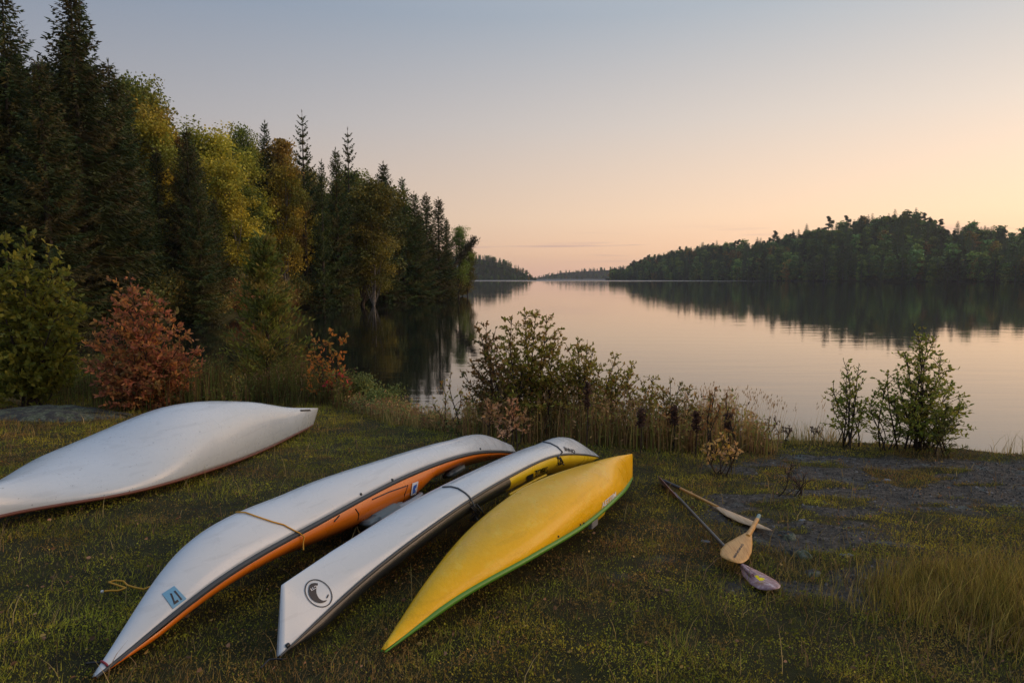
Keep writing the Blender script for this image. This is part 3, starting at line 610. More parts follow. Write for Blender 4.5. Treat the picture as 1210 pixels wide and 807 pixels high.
HM = dict(white=hullmat('white_gelcoat', (.60, .655, .68), dirt=.2), white2=hullmat('white_plastic', (.58, .635, .665), dirt=.2, speck=False), yellow=None,
          orange=hullmat('orange_deck', (.80, .19, .008), .3, speck=False), lemon=hullmat('lemon_deck', (.80, .56, .010), .3, speck=False), carbon=mat('black_deck', (.022, .023, .024), .32, Coat_Weight=.3), band=mat('dark_seam', (.045, .05, .052), .45),
          rubber=mat('black_rubber', (.012, .012, .012), .5), cord=mat('yellow_cord', (.62, .30, .02), .7), black=mat('black_print', (.015, .015, .02), .5), blue=mat('blue_tag', (.13, .34, .52), .5), green=mat('green_gunwale', (.09, .26, .02), .4),
          rust=mat('brown_gunwale', (.16, .05, .028), .5), print_white=mat('white_print', (.75, .75, .75), .5), grey=mat('grey_plastic', (.16, .19, .19), .5), alu=mat('dull_metal', (.35, .38, .42), .4, Metallic=.6), inside=mat('hull_inside', (.10, .09, .06), .6), printblue=mat('blue_print', (.03, .12, .5), .5), red=mat('red_cord', (.25, .03, .04), .6), strapgrey=mat('grey_strap', (.08, .09, .10), .6))
ym = hullmat('yellow_gelcoat', (.93, .50, .001), .3, dirt=.25, coat=.28, speck=False, tone=(.72, .70, .8)); HM['yellow'] = ym
n, l, b = nodes(ym); b.inputs['Specular IOR Level'].default_value = .14; old = b.inputs['Base Color'].links[0].from_socket
sc1 = rampn(ym, noise(ym, 7, 8, mapping=(1, .35, 2.5), rough=.75), [(.52, (0, 0, 0)), (.62, (.55, .55, .55))]); geo_ = n.new('ShaderNodeNewGeometry'); sp_n = n.new('ShaderNodeSeparateXYZ'); l.new(geo_.outputs['Normal'], sp_n.inputs[0])
l.new(mixn(ym, sc1, old, (.95, .62, .06)), b.inputs['Base Color'])
sc2 = rampn(ym, noise(ym, 26, 6, rough=.7), [(.4, (0, 0, 0)), (.7, (1, 1, 1))]); bump(ym, sc2, .35, .006)
def hull_mesh(bt, m, off=0.):
    q = np.linspace(0, 1, 141); A = bt.surf(q, np.linspace(0, math.pi, 41)); mb = MB(); mb.add(bt.loc(A.reshape(-1, 3)), grid_faces(141, 41))
    for r_ in (0, 140): k = 41; mb.add(bt.loc(A[r_]), [[0, i, i+1] if r_ else [0, i+1, i] for i in range(1, k-1)])
    o = mb.obj('hull', m, bt.root, True); sm = o.modifiers.new('skin', 'SOLIDIFY'); sm.thickness = .006; sm.offset = -1 if False else 0; return o
def rail(bt, name, m, rad, dz=0, off=0., q0=0., q1=1., flat=1., sides=(1, -1), seg=90):
    mb = MB()
    qq_ = np.linspace(q0, q1, seg)
    for sd_ in sides: tube(mb, bt.loc(bt.seam(qq_, sd_, dz*.6, off)), rad*np.interp(qq_, [0, .10, .9, 1], [.28, 1, 1, .4]), 8, flat=flat)
    return mb.obj(name, m, bt.root, True)
def band_mesh(bt, name, m, z0, z1, off=.005, q0=0, q1=1.):
    mb = MB(); q = np.linspace(q0, q1, 120); w0 = np.interp(q, [0, .1, .9, 1], [.45, 1, .8, .4])
    for sd_ in (1, -1):
        R_ = [bt.loc(bt.seam(q, sd_, z*w0, o_)) for z, o_ in ((z0, 0), (z0*.9, off), (z1*.9, off), (z1, 0))]
        mb.add(np.stack(R_, 1), grid_faces(120, 4) if sd_ > 0 else grid_faces(120, 4)[:, ::-1])
    return mb.obj(name, m, bt.root, True)
def deck(bt, name, m, dk, q0=0., q1=1., pw=.9, zoff=-.02, pits=()):
    q = np.linspace(q0, q1, 110); th = np.linspace(0, math.pi, 25); zs, b, zk, _ = bt.prof(q); D_ = np.interp(q, *dk); c = np.cos(th)[None]
    u = b[:, None]*np.sign(c)*np.abs(c)**pw*.99; z = (zs+zoff*np.interp(q, [0, .06, .94, 1], [.3, 1, 1, .3]))[:, None]-D_[:, None]*np.sin(th)[None]**pw
    W = bt.world(q[:, None], u, z); g = -SLOPE*W[..., 1]+.012; W[..., 2] = np.maximum(W[..., 2], g)
    mb = MB(); mb.add(bt.loc(W.reshape(-1, 3)), grid_faces(110, 25)[:, ::-1]); return mb.obj(name, m, bt.root, True), W
def bvh_of(W): a, b = W.shape[:2]; return BVHTree.FromPolygons([tuple(v) for v in W.reshape(-1, 3)], [tuple(map(int, f)) for f in grid_faces(a, b)])
def knob(bt, name, pxy, r_, m, h=.02):
    p = bt.hit(*pxy, 0); 
    if p is None: print('knob missed', pxy); return
    bm_ = bmesh.new(); bmesh.ops.create_uvsphere(bm_, u_segments=10, v_segments=6, radius=r_); me = bpy.data.meshes.new(name); bm_.to_mesh(me); bm_.free(); o = link(name, me, m, bt.root); o.location = p-Vector(bt.o); return o

# white canoe, far left
b1 = Boat('b1', 'canoe', 'plain white canoe lying upside down at the left edge by the lichen rock', 'canoe')
hull_mesh(b1, HM['white']); rail(b1, 'gunwale', HM['rust'], .016, -.012, .004)
rail(b1, 'keel_strip', HM['white2'], .004, sides=()) if False else None
b1.decal('grab_slot', [P_([(354, 484.3), (366, 483.8), (367, 485.6), (355, 486.3)])], HM['black'])
mb = MB(); zs_, bb_, _, _ = b1.prof(np.array([.3, .5, .72]))
for q_, z_, w_ in zip((.3, .5, .72), zs_, bb_): tube(mb, [tuple(b1.loc(b1.world(q_, -w_, z_))), tuple(b1.loc(b1.world(q_, w_, z_)))], .02, 6)
mb.obj('thwart', HM['rust'], b1.root)

# white kayak with the orange deck
b2 = Boat('b2', 'kayak', 'white hulled orange decked kayak lying upside down with a blue 17 tag', 'kayak')
hull_mesh(b2, HM['white2']); band_mesh(b2, 'seam_band', HM['band'], .004, -.034, .006)
mb = MB(); 
for sd_ in (1, -1): tube(mb, b2.loc(b2.seam(np.linspace(.02, .98, 90), sd_, -.016, .009)), .0035, 6)
mb.obj('seam_trim', HM['strapgrey'], b2.root, True)
dk2, W2 = deck(b2, 'deck', HM['orange'], ([0]+[float(b2.s_at(*q_)) for q_ in ((183, 741.5), (260, 682), (349, 631), (400, 601), (440, 580), (475, 563), (497, 554), (515, 548), (547, 537))]+[1], [.0, .035, .05, .075, .13, .18, .20, .17, .10, .06, .0]), pw=.7, zoff=-.033)
bv2 = bvh_of(W2)
def on(bv, px, py, off=.004):
    o = Vector((0, 0, CZ)); t = (at(px, py, 5.)-o).normalized(); a = bv.ray_cast(o, t)
    return None if a[0] is None else a[0]-t*off
def deckdecal(bt, bv, name, polys, m, off=.004, label=None):
    keep = bt.bvh; bt.bvh = bv; o = bt.decal(name, polys, m, off, label); bt.bvh = keep; return o
b2.decal('number_tag', gridpoly((191.5, 702), (205.6, 692.6), (220, 707.5), (204, 719.5)), HM['blue'], .003)
tg = [c for c in b2.root.children if c.name.startswith('number_tag')]
b2.decal('lettering', textpoly('17', (215.5, 704.5), (-13, 8), (-9.5, -10.0) if False else (-9.3, -9.5)) if False else textpoly('17', (206.3, 697.8), (-9.8, 6.3), (8.4, 10.4)), HM['black'], .0055, parent=tg[0] if tg else None)
qr = b2.s_at(353, 631)
b2.strap('tie_rope', [(279.5, 606.5), (290, 607), (303, 611.5), (322, 617.5), (334, 620.5), (350, 629)], .005, HM['cord'], .006,
         [b2.seam(qr, 1, -.01, .014), b2.seam(qr+.004, 1, -.05, .018), b2.seam(qr+.002, 1, -.09, .0), b2.seam(qr-.004, 1, -.13, .015)])
for q_ in ((426, 584), (463, 567), (567, 530.6)): knob(b2, 'deck_fitting', q_, .012, HM['band'])
b2.strap('toggle_cord', [(121, 782), (125, 785), (128, 789)], .006, HM['red'], .004)
# cockpit, hatch and lines under the deck
def fromdeck(bt, q, u, dz=0.):
    zs, b, _, _ = bt.prof(np.array([q])); return bt.world(q, u*b[0], zs[0]-.034+dz)
mb = MB(); ang = np.linspace(0, 2*math.pi, 40); qc = float(b2.s_at(470, 565)); zs_, b_c, _, _ = b2.prof(np.array([qc])); ring = []
for a_ in ang: ring.append(b2.loc(b2.world(qc+.075*math.cos(a_),   .17*math.sin(a_)+.10, zs_[0]-.225+.02*math.cos(a_)**2)))
tube(mb, ring, .026, 8, cap=False, flat=.6); mb.obj('cockpit_rim', mat('pale_rim', (.30, .33, .34), .4), b2.root, True)
bm_ = bmesh.new(); bmesh.ops.create_cube(bm_, size=1); bmesh.ops.bevel(bm_, geom=bm_.edges[:], offset=.2, segments=3, affect='EDGES'); me = bpy.data.meshes.new('seat'); bm_.to_mesh(me); bm_.free()
for f_ in me.polygons: f_.use_smooth = True
o = link('seat', me, HM['grey'], b2.root); o.location = tuple(b2.loc(b2.world(qc-.05, .19, zs_[0]-.22))); o.scale = (.20, .5, .10); o.rotation_euler = (0, b2.roll*.4, math.atan2(-b2.d[0], b2.d[1]))
qh = float(b2.s_at(546, 537.3)); hq = Vector(tuple(b2.loc(b2.world(qh, .12, float(b2.prof(np.array([qh]))[0][0])-.13))))
me2 = me.copy(); me2.name = 'skeg'; me2.materials.clear(); o = link('hatch_cover', me2, HM['grey'], b2.root); o.location = hq; o.scale = (.16, .34, .07); o.rotation_euler = (0, b2.roll, math.atan2(-b2.d[0], b2.d[1]))
for pa in ([(463, 563), (459, 573), (458, 583)], [(482, 573), (478, 584), (477, 592)], [(440, 590), (460, 581), (480, 574)], [(395, 616), (401, 609), (407, 604)], [(420, 601), (424, 607), (423, 614)]):
    pts = [on(bv2, *p) for p in pa]
    if all(p is not None for p in pts): mb = MB(); tube(mb, [tuple(b2.loc(p)) for p in pts], .005, 6); mb.obj('deck_line', HM['rubber'], b2.root, True)
deckdecal(b2, bv2, 'sticker', gridpoly((486.5, 571), (493.5, 568.5), (491, 583), (484.5, 585)), HM['print_white'])
deckdecal(b2, bv2, 'sticker_print', [P_([(487.5, 574), (491.5, 571.5), (491, 575), (489.2, 577), (490.2, 580.5), (486.2, 583), (486.6, 578.5)])], HM['printblue'], .006)

# slim white kayak with black and lemon deck
b3 = Boat('b3', 'kayak', 'slim white hulled kayak with black and lemon deck and a round emblem', 'kayak')
hull_mesh(b3, HM['white2']); band_mesh(b3, 'seam_band', HM['band'], .003, -.022, .006)
qs = float(b3.s_at(601.5, 563.5))
dka = ([0, .06, .2, .45, .62, .8, .93, 1], [.0, .06, .085, .10, .12, .10, .05, .0])
deck(b3, 'deck', HM['carbon'], dka, 0, qs, pw=.62, zoff=-.015); dk3, W3 = deck(b3, 'deck', HM['lemon'], (dka[0], [v*1.0 for v in dka[1]]), qs, 1., pw=.7, zoff=-.015); dk3['label'] = 'lemon yellow half of the deck'
bv3 = bvh_of(W3)
em = lambda pts: [(355+x/16.13, 675+y/16.13) for x, y in pts]
el_o = em([(330+250*math.cos(a)*math.cos(.82)-(-1)*0-208*math.sin(a)*math.sin(.82), 423+250*math.cos(a)*math.sin(.82)+208*math.sin(a)*math.cos(.82)) for a in np.linspace(0, 2*math.pi, 49)])
cx0, cy0 = 355+335/16.13, 675+422/16.13
def ell(f): return [(cx0+f*(18.4*math.cos(a)*math.cos(.80)-14.3*math.sin(a)*math.sin(.80)), cy0+f*(18.4*math.cos(a)*math.sin(.80)+14.3*math.sin(a)*math.cos(.80))) for a in np.linspace(0, 2*math.pi, 49)]
ro, ri = ell(1.0), ell(.93); b3.decal('emblem_ring', [(ro+ri, [(i, i+1, 49+i+1, 49+i) for i in range(48)])], HM['black'])
cres = em([(150, 300), (165, 265), (200, 235), (250, 225), (320, 232), (322, 260), (298, 295), (290, 350), (292, 410), (312, 470), (345, 520), (390, 552), (430, 562), (470, 555), (495, 545), (480, 572), (440, 592), (385, 606), (330, 600), (270, 580), (220, 545), (180, 500), (150, 440), (140, 370)])
b3.decal('emblem_crescent', [P_(cres)], HM['black']); b3.decal('emblem_tip', [P_(em([(524, 432), (530, 460), (512, 500), (488, 518), (486, 500), (500, 465)]))], HM['black'])
b3.decal('emblem_letters', textpoly('CTI', (355+292/16.13, 675+268/16.13), (-118/16.13, 92/16.13*.75), (-15/16.13, -48/16.13) if False else (22/16.13, 46/16.13)), HM['print_white'], .0055)
b3.decal('hull_mark', [(p, t) for p, t in textpoly('ONNE', (678.2, 531.6), (-13, -3.5), (-2, 5) if False else (1.6, 4.6))], HM['black'])
deckdecal(b3, bv3, 'black_square', gridpoly((622, 562), (629.5, 558.5), (629.5, 565.5), (622, 569.5), 3), HM['black'])
deckdecal(b3, bv3, 'lettering', textpoly('ZOVEKS', (631.5, 562.8), (15, -5.2), (0, -7.0)), HM['black'])
q5 = b3.s_at(553.5, 588); q8 = b3.s_at(657, 538)
b3.strap('strap', [(523, 576.5), (533, 576), (541, 578), (549, 583), (553.5, 587)], .006, HM['strapgrey'], .005, [b3.seam(q5, 1, -.03, .012), b3.seam(q5+.002, 1, -.09, .0)])
b3.strap('strap', [(640, 522.5), (650, 524.5), (658, 528.5), (664, 534.5)], .007, HM['strapgrey'], .005, [b3.seam(q8, 1, -.03, .01)])
b3.strap('bow_toggle', [(337.5, 764), (340.5, 761.5)], .012, HM['rubber'], .004)
mb = MB()
for k in range(9):
    p0 = Vector(tuple(b3.loc(b3.seam(q5+random.uniform(-.01, .012), 1, -.06, .004)))); tube(mb, [p0, p0+Vector((random.uniform(-.03, .05), random.uniform(-.03, .03), -.05)), p0+Vector((random.uniform(-.02, .06), random.uniform(-.04, .04), -.05-random.uniform(.03, .09)))], .006, 5)
mb.obj('buckle_strings', HM['rubber'], b3.root)
mb = MB()
for k in range(5):
    p0 = Vector(tuple(b3.loc(b3.seam(q8+.01+random.uniform(-.012, .015), 1, -.03, .004)))); tube(mb, [p0, p0+Vector((random.uniform(-.01, .05), random.uniform(-.03, .03), -.05)), p0+Vector((random.uniform(-.02, .06), 0, -.08))], .008, 5)
mb.obj('buckle_strings', HM['rubber'], b3.root)
# the open cockpit edge, lemon lip seen under the black half
mb = MB(); q = np.linspace(.50, .66, 30); zs_, b_c, _, _ = b3.prof(q); tube(mb, b3.loc(b3.world(q, b_c*.55, zs_-.15)), .012, 8); mb.obj('cockpit_rim', HM['lemon'], b3.root, True)

# yellow canoe
b4 = Boat('b4', 'canoe', 'glossy yellow canoe with green gunwale lying upside down nearest the paddles', 'canoe')
hull_mesh(b4, HM['yellow']); rail(b4, 'gunwale', HM['green'], .019, -.016, .002, flat=1.0)
mb = MB()
for q_ in (.33, .52, .70):
    z_, w_, _, _ = b4.prof(np.array([q_])); tube(mb, [tuple(b4.loc(b4.world(q_, -w_[0], z_[0]-.01))), tuple(b4.loc(b4.world(q_, w_[0], z_[0]-.01)))], .018, 6)
mb.obj('thwart', HM['inside'], b4.root)
for dxy in ((659, 633.5), (685, 619.5), (689, 618)): 
    kb = knob(b4, 'rivet', dxy, .008, HM['rubber'])
b4.decal('lettering', textpoly('AETTIIM', (710.5, 600.5), (16.5, -14), (-.2, -6.0)), HM['print_white'])
z_, w_, _, _ = b4.prof(np.array([.56])); p_ = b4.loc(b4.world(.56, w_[0]*.9, z_[0]-.075))
bm_ = bmesh.new(); bmesh.ops.create_cube(bm_, size=1); bmesh.ops.bevel(bm_, geom=bm_.edges[:], offset=.07, segments=2, affect='EDGES'); me3 = bpy.data.meshes.new('bracket'); bm_.to_mesh(me3); bm_.free(); o = link('seat_bracket', me3, HM['alu'], b4.root); o.location = tuple(p_); o.scale = (.035, .13, .055); o.rotation_euler = (0, 0, math.atan2(-b4.d[0], b4.d[1]))
z_, w_, _, _ = b4.prof(np.array([.60])); p_ = b4.loc(b4.world(.60, w_[0]*.86, z_[0]-.05)); me4 = me.copy(); me4.materials.clear(); o = link('seat_edge', me4, HM['lemon'], b4.root); o.location = tuple(p_); o.scale = (.05, .22, .07); o.rotation_euler = (0, 0, math.atan2(-b4.d[0], b4.d[1]))

# loose yellow line on the moss beside the orange decked kayak
def gz(x, y, d=0.): return float(H(x, y))+d
pp = [(185, 690), (170, 696), (160, 694), (151, 691.5), (146, 686.5), (136, 685.5), (128.5, 687.5), (134, 689.5), (143, 692.5), (149, 694.5), (140, 697.5), (130, 697.5), (121, 698.6)]
def gline(pp, d=.03, sub=4):
    out = []
    for a, b in zip(pp[:-1], pp[1:]):
        for k in range(sub): t = k/sub; p = gpt(a[0]*(1-t)+b[0]*t, a[1]*(1-t)+b[1]*t, d); out.append((p.x, p.y, max(p.z, gz(p.x, p.y, d*.8))))
    return out
rp = empty('rope', gline(pp)[0], 'loose yellow cord curled on the moss left of the 17 tag', 'rope'); rl = Vector(rp.location)
mb = MB(); tube(mb, [Vector(p)-rl for p in gline(pp, .035)], .006, 6); mb.obj('cord', HM['cord'], rp, True)
e_ = gline([(122, 698.5), (118.5, 698.8)], .035); mb = MB(); tube(mb, [Vector(p)-rl for p in e_], .009, 8); mb.obj('taped_end', HM['print_white'], rp, True)
# thin dark line at the bow of the first kayak and at the bow of the slim one
mb = MB(); tube(mb, gline([(102, 783.5), (110, 782.6), (120, 782.5)], .04), .006, 6); tag(mb.obj('bow_cord', HM['rubber']), 'short black cord on the moss at the bow of the orange decked kayak', 'cord')
mb = MB(); tube(mb, gline([(308, 789), (318, 779), (327, 778), (336, 779)], .03), .005, 6); tag(mb.obj('bow_cord', HM['rubber']), 'thin black cord on the moss at the bow of the emblem kayak', 'cord')

# ------------------------------------------------------------ paddles
wood = mat('paddle_wood', (.55, .33, .12), .4); n, l, b = nodes(wood); l.new(rampn(wood, noise(wood, 14, 5, mapping=(4, .3, 4)), [(.35, (.46, .22, .045)), (.6, (.62, .34, .09)), (.75, (.40, .19, .045))]), b.inputs['Base Color'])
wood2 = mat('pale_wood', (.55, .36, .2), .5); n, l, b = nodes(wood2); l.new(rampn(wood2, noise(wood2, 16, 5, mapping=(4, .3, 4)), [(.35, (.42, .26, .12)), (.6, (.60, .42, .24))]), b.inputs['Base Color'])
purp = mat('purple_blade', (.20, .12, .13), .45); n, l, b = nodes(purp); l.new(rampn(purp, noise(purp, 22, 6, rough=.7), [(.35, (.20, .10, .10)), (.55, (.34, .20, .21)), (.68, (.6, .5, .5))]), b.inputs['Base Color'])
def blade_mesh(o_, tip, up, prof, th=.012, camber=.02, rib=0.):
    """blade from o_ to tip; prof = [(t, half width left, half width right)]"""
    o_ = Vector(o_); D = Vector(tip)-o_; Ln = D.length; D.normalize(); sv = D.cross(Vector(up)).normalized(); uv = sv.cross(D).normalized(); V = []; K = 9
    ts = np.linspace(0, 1, 30); pl = np.array(prof)
    for t in ts:
        wl, wr = np.interp(t, pl[:, 0], pl[:, 1]), np.interp(t, pl[:, 0], pl[:, 2])
        for j in range(K):
            f = j/(K-1)*2-1; w = f*(wr if f > 0 else wl); z = th*(1-abs(f)**2.)*.5-camber*f*f*min(1, (wl+wr)/.14)+rib*max(0, 1-abs(f)*6)*(1-t)
            V.append(o_+D*(t*Ln)+sv*w+uv*z)
    K2 = len(V)
    for t in ts:
        wl, wr = np.interp(t, pl[:, 0], pl[:, 1]), np.interp(t, pl[:, 0], pl[:, 2])
        for j in range(K):
            f = j/(K-1)*2-1; w = f*(wr if f > 0 else wl); z = -th*(1-abs(f)**2.)*.5-camber*f*f*min(1, (wl+wr)/.14)-.002; V.append(o_+D*(t*Ln)+sv*w+uv*z)
    F = np.vstack([grid_faces(30, K), grid_faces(30, K)[:, ::-1]+K2]).tolist()
    for i in range(29): F += [[i*K, (i+1)*K, K2+(i+1)*K, K2+i*K], [i*K+K-1, K2+i*K+K-1, K2+(i+1)*K+K-1, (i+1)*K+K-1]]
    F += [[K2-K+j, K2-K+j+1, 2*K2-K+j+1, 2*K2-K+j] for j in range(K-1)]
    mb = MB(); mb.add([tuple(v) for v in V], F); return mb
def paddle(name, lab): return empty(name, (0, 0, 0), lab, 'paddle')
def shaft(e, name, a, b, r_, m, n=8):
    mb = MB(); mb_pts = [Vector(a).lerp(Vector(b), t) for t in np.linspace(0, 1, 6)]; tube(mb, [tuple(p) for p in mb_pts], r_, 12); return mb.obj(name, m, e, True)
# A: two bladed paddle, dark shaft, purple blades
A0, A1 = gpt(797, 583, .05), gpt(877, 668, .06); tipA = gpt(779, 565.5, .05); tipB = gpt(906, 697, .05)
pa = paddle('kayak_paddle', 'two bladed kayak paddle with dark shaft and worn purple blades')
shaft(pa, 'shaft', A0, A1, .0155, mat('dark_shaft', (.03, .035, .04), .35)); shaft(pa, 'throat', A1, gpt(889, 680, .06), .014, purp)
pr_ = [(0, .012, .012), (.15, .03, .03), (.4, .075, .07), (.7, .10, .085), (.88, .09, .07), (.97, .05, .035), (1, .01, .008)]
A2 = gpt(874, 664, .055); upn = Vector((-.05, -.15, 1))
tB = gpt(913, 696, .045); blade_mesh(A2, tB, upn, pr_, .01, .012, .012).obj('blade', purp, pa, True)
blade_mesh(gpt(803, 590, .05), tipA, Vector((.9, -.25, .45)), [(0, .012, .012), (.3, .05, .05), (.7, .09, .08), (.92, .06, .05), (1, .01, .01)], .01, .012).obj('blade', purp, pa, True)
# B: wooden half paddle with black sleeve, seen nearly edge on
B0, B1, B2, B3 = gpt(784, 568, .05), gpt(804, 577, .05), gpt(848, 599, .05), gpt(912, 626.5, .05)
pb = paddle('paddle_half', 'pale wooden paddle half with a black sleeve and blade seen nearly edge on')
shaft(pb, 'sleeve', B0, B1, .018, mat('black_sleeve', (.015, .016, .018), .4)); shaft(pb, 'shaft', B1, B2, .0145, wood)
bl = blade_mesh(gpt(842, 596, .05), B3, Vector((.25, -.62, .75)), [(0, .013, .013), (.12, .025, .03), (.35, .05, .075), (.6, .055, .085), (.85, .035, .055), (1, .006, .006)], .01, .015); bl.obj('blade', wood2, pb, True)
# C: wooden half paddle lying over the purple one, grip ferrule towards the lake
pc_ = paddle('paddle_half', 'honey wooden paddle half with dark lettering lying across the purple blade')
C0 = gpt(897, 609, .14); C1 = gpt(888, 627, .13); C2 = gpt(879, 640, .115); C3 = gpt(857.5, 660, .10)
shaft(pc_, 'ferrule', C0, C0.lerp(C1, .28), .0165, mat('taped_ferrule', (.16, .26, .25), .5)); shaft(pc_, 'shaft', C0.lerp(C1, .28), C1.lerp(C2, .5), .0175, wood)
CT = gpt(862, 662, .10); CB = C0.lerp(C1, .75)
blC = blade_mesh(CB, CT, Vector((0, -.35, 1)), [(0, .018, .018), (.2, .022, .022), (.42, .065, .065), (.62, .092, .095), (.8, .098, .10), (.92, .08, .083), (.98, .045, .05), (1, .012, .012)], .014, .010); oc = blC.obj('blade', wood, pc_, True)
Vc = np.concatenate(blC.v); bvC = BVHTree.FromPolygons([tuple(v) for v in Vc], [tuple(map(int, f)) for a in blC.f[4] for f in a])
def flatdecal(bv, name, polys, m, parent):
    mb = MB()
    for poly, tris in polys:
        pt = [on(bv, x, y, .003) for x, y in poly]
        if any(p is None for p in pt): print('missed', name); continue
        mb.add([tuple(p) for p in pt], tris)
    if mb.n: mb.obj(name, m, parent)
flatdecal(bvC, 'lettering', textpoly('BENDING', (868.5, 659.2), (10.5, -16), (-2.2, -1.6)), HM['black'], oc)

# ------------------------------------------------------------ boulder and stones
def boulder(name, cx, cy, rx, ry, h, seed, m, cat='rock', label=None, rot=0.):
    th = np.linspace(0, 2*np.pi, 72, endpoint=False); ph = np.linspace(0, 1, 26); T, Q = np.meshgrid(th, ph, indexing='ij')
    rr = np.sqrt(Q); x = np.cos(T)*rr; y = np.sin(T)*rr; nz = fbm(x*1.6+seed, y*1.6+seed*2, 4)-.5
    e = 1+.35*(fbm(np.cos(T)*1.2+seed, np.sin(T)*1.2, 3)-.5); X_, Y_ = x*rx*e, y*ry*e; Z_ = h*(1-Q**1.6)*(1+1.5*nz)+.25*h*(fbm(x*7+seed, y*7, 4)-.5)
    c, s_ = math.cos(rot), math.sin(rot); wx, wy = cx+X_*c-Y_*s_, cy+X_*s_+Y_*c; z0 = H(wx, wy); Z_ = z0+Z_-.05*Q**3-.01
    mb = MB(); o0 = np.array([cx, cy, float(H(cx, cy))]); mb.add(np.stack([wx, wy, Z_], -1).reshape(-1, 3)-o0, grid_faces(72, 26)); F = [[a*26, ((a+1) % 72)*26, ((a+1) % 72)*26+25, a*26+25] for a in ()]
    i = np.arange(25); mb.add(np.zeros((0, 3)), np.stack([71*26+i-mb.n, 0*i+i-mb.n, i+1-mb.n, 71*26+i+1-mb.n], -1))
    o = mb.obj(name, m, smooth=True); o.location = tuple(o0); return tag(o, label, cat)
rm = mat('lichen_rock', rough=.9); n, l, b = nodes(rm)
l.new(mixn(rm, rampn(rm, noise(rm, 6, 7, rough=.65), [(.46, (0, 0, 0)), (.56, (1, 1, 1))]), rampn(rm, noise(rm, 16, 6), [(.35, (.035, .032, .028)), (.7, (.09, .085, .07))]), rampn(rm, noise(rm, 30, 4), [(.4, (.075, .09, .04)), (.7, (.22, .23, .16))])), b.inputs['Base Color']); bump(rm, noise(rm, 24, 8, rough=.7), 1, .03)
g_ = gpt(60, 492); boulder('lichen_rock', g_.x, g_.y+.1, 1.6, .7, .12, 3.1, rm, label='low rock crusted with pale lichen behind the white canoe', rot=-.1)
st = []
stone_m = mat('pale_stone', (.17, .18, .18), .85); bump(stone_m, noise(stone_m, 40, 5), .8, .01)
for i, (px, py, r_, lab) in enumerate(((834, 641, .045, 'small pale stone on the moss left of the honey paddle blade'), (948, 618, .05, 'pale stone on the bare ground right of the honey paddle ferrule'), (930, 634, .10, 'flat lichen covered stone just right of the paddle ferrule'), (941, 653, .11, 'larger flat lichen stone right of the purple blade'), (1000, 655, .06, 'grey stone at the left foot of the tall golden grass'), (1048, 566, .06, 'pale stone on the bare rock below the right lakeside shrub'), (960, 676, .09, 'flat grey lichen stone between purple blade and golden grass'))):
    g_ = gpt(px, py); boulder('stone', g_.x, g_.y, r_*1.4, r_*.8, r_*.35, 7.7*i+2, rm if 'lichen' in lab else stone_m, 'stone', lab, i*.7)

# ------------------------------------------------------------ moss, grass and weeds on the bank
hulls = []
for bt in (b1, b2, b3, b4):
    zz = bt.prof(np.linspace(0, 1, 9)); hulls.append((bt, bt.world(np.linspace(0, 1, 40), 0, bt.prof(np.linspace(0, 1, 40))[0])))
def under(x, y):     # points beneath a hull get no tall blades
    m = np.zeros(len(x), bool)
    for bt, c in hulls:
        q = ((x-bt.x0)*bt.d[0]+(y-bt.y0)*bt.d[1])/bt.L; u = (x-bt.x0)*bt.n[0]+(y-bt.y0)*bt.n[1]; b_ = np.interp(q, KN, bt.bm); m |= (q > .0) & (q < 1.0) & (np.abs(u-.0) < b_*.9)
    return m
PAL = np.array([(.098, .098, .011), (.122, .110, .012), (.074, .082, .010), (.118, .080, .018), (.100, .058, .017), (.138, .130, .013)])
def patchcol(x, y, n, jit=.3):
    a = fbm(x*.9+5, y*1.3+2, 3); b = fbm(x*2.7+31, y*2.7+8, 3); k = (a*.55+b*.45); i = np.where(k < .40, 4, np.where(k < .47, 3, np.where(k < .53, 0, np.where(k < .6, 1, 5))))
    i = np.where(rng.random(n) < .25, rng.integers(0, 6, n), i); return PAL[i]*(1+jit*(rng.random((n, 1))*2-1))*(.45+1.1*fbm(x*3.4+1, y*3.4+3, 4))[:, None]*(np.where(fbm(x*.8+40, y*1.1+9, 3) > .52, 1, 0)[:, None]*np.array([.18, .02, 0])+1)
def scatter(n, y0, y1, wide=.80, bias=1.6):
    y = y0+(y1-y0)*rng.random(n)**bias; x = (rng.random(n)*2-1)*(y*wide+1.0); e = bank_edge(x); k = (y < e-.05); return x[k], y[k]
mb = MB()
# leaflets of moss and creeping plants
x, y = scatter(560000, 2.2, 15.5, bias=1.25); rk = rock_mask(x, y); cl_ = fbm(x*3.3+2, y*3.3+7, 4); bare_ = ss(.60, .68, fbm(x*.9+50, y*1.6+20, 4)); k = (rng.random(len(x)) < np.clip((cl_-.26)*3.2, .10, 1)*(1-.8*bare_)) & (rk < rng.random(len(x))*.85+.03); x, y, cl_ = x[k], y[k], cl_[k]; n_ = len(x)
z = H(x, y); ht = .005+.075*np.clip(cl_-.32, 0, .5)*rng.random(n_)
P = np.stack([x, y, z+ht], 1); D = rng.normal(0, 1, (n_, 3)); D[:, 2] = np.abs(D[:, 2])*.8+.15; leaves(mb, P, D, (.004+.011*rng.random(n_)**2)*(1+.06*y), .6, patchcol(x, y, n_), cheap=True)
moss = mb.obj('moss_carpet', M['grass']); tag(moss, 'low moss and creeping leaves carpeting the bank', 'moss', kind='stuff')
mb = MB()
x, y = scatter(330000, 2.2, 15.5, bias=1.3); cl_ = fbm(x*2.1+12, y*2.1+3, 4); rk = rock_mask(x, y); k = (rng.random(len(x)) < np.clip((cl_-.25)*2.6, .06, 1)) & (rk < .25+.3*rng.random(len(x))); x, y, cl_ = x[k], y[k], cl_[k]; n_ = len(x)
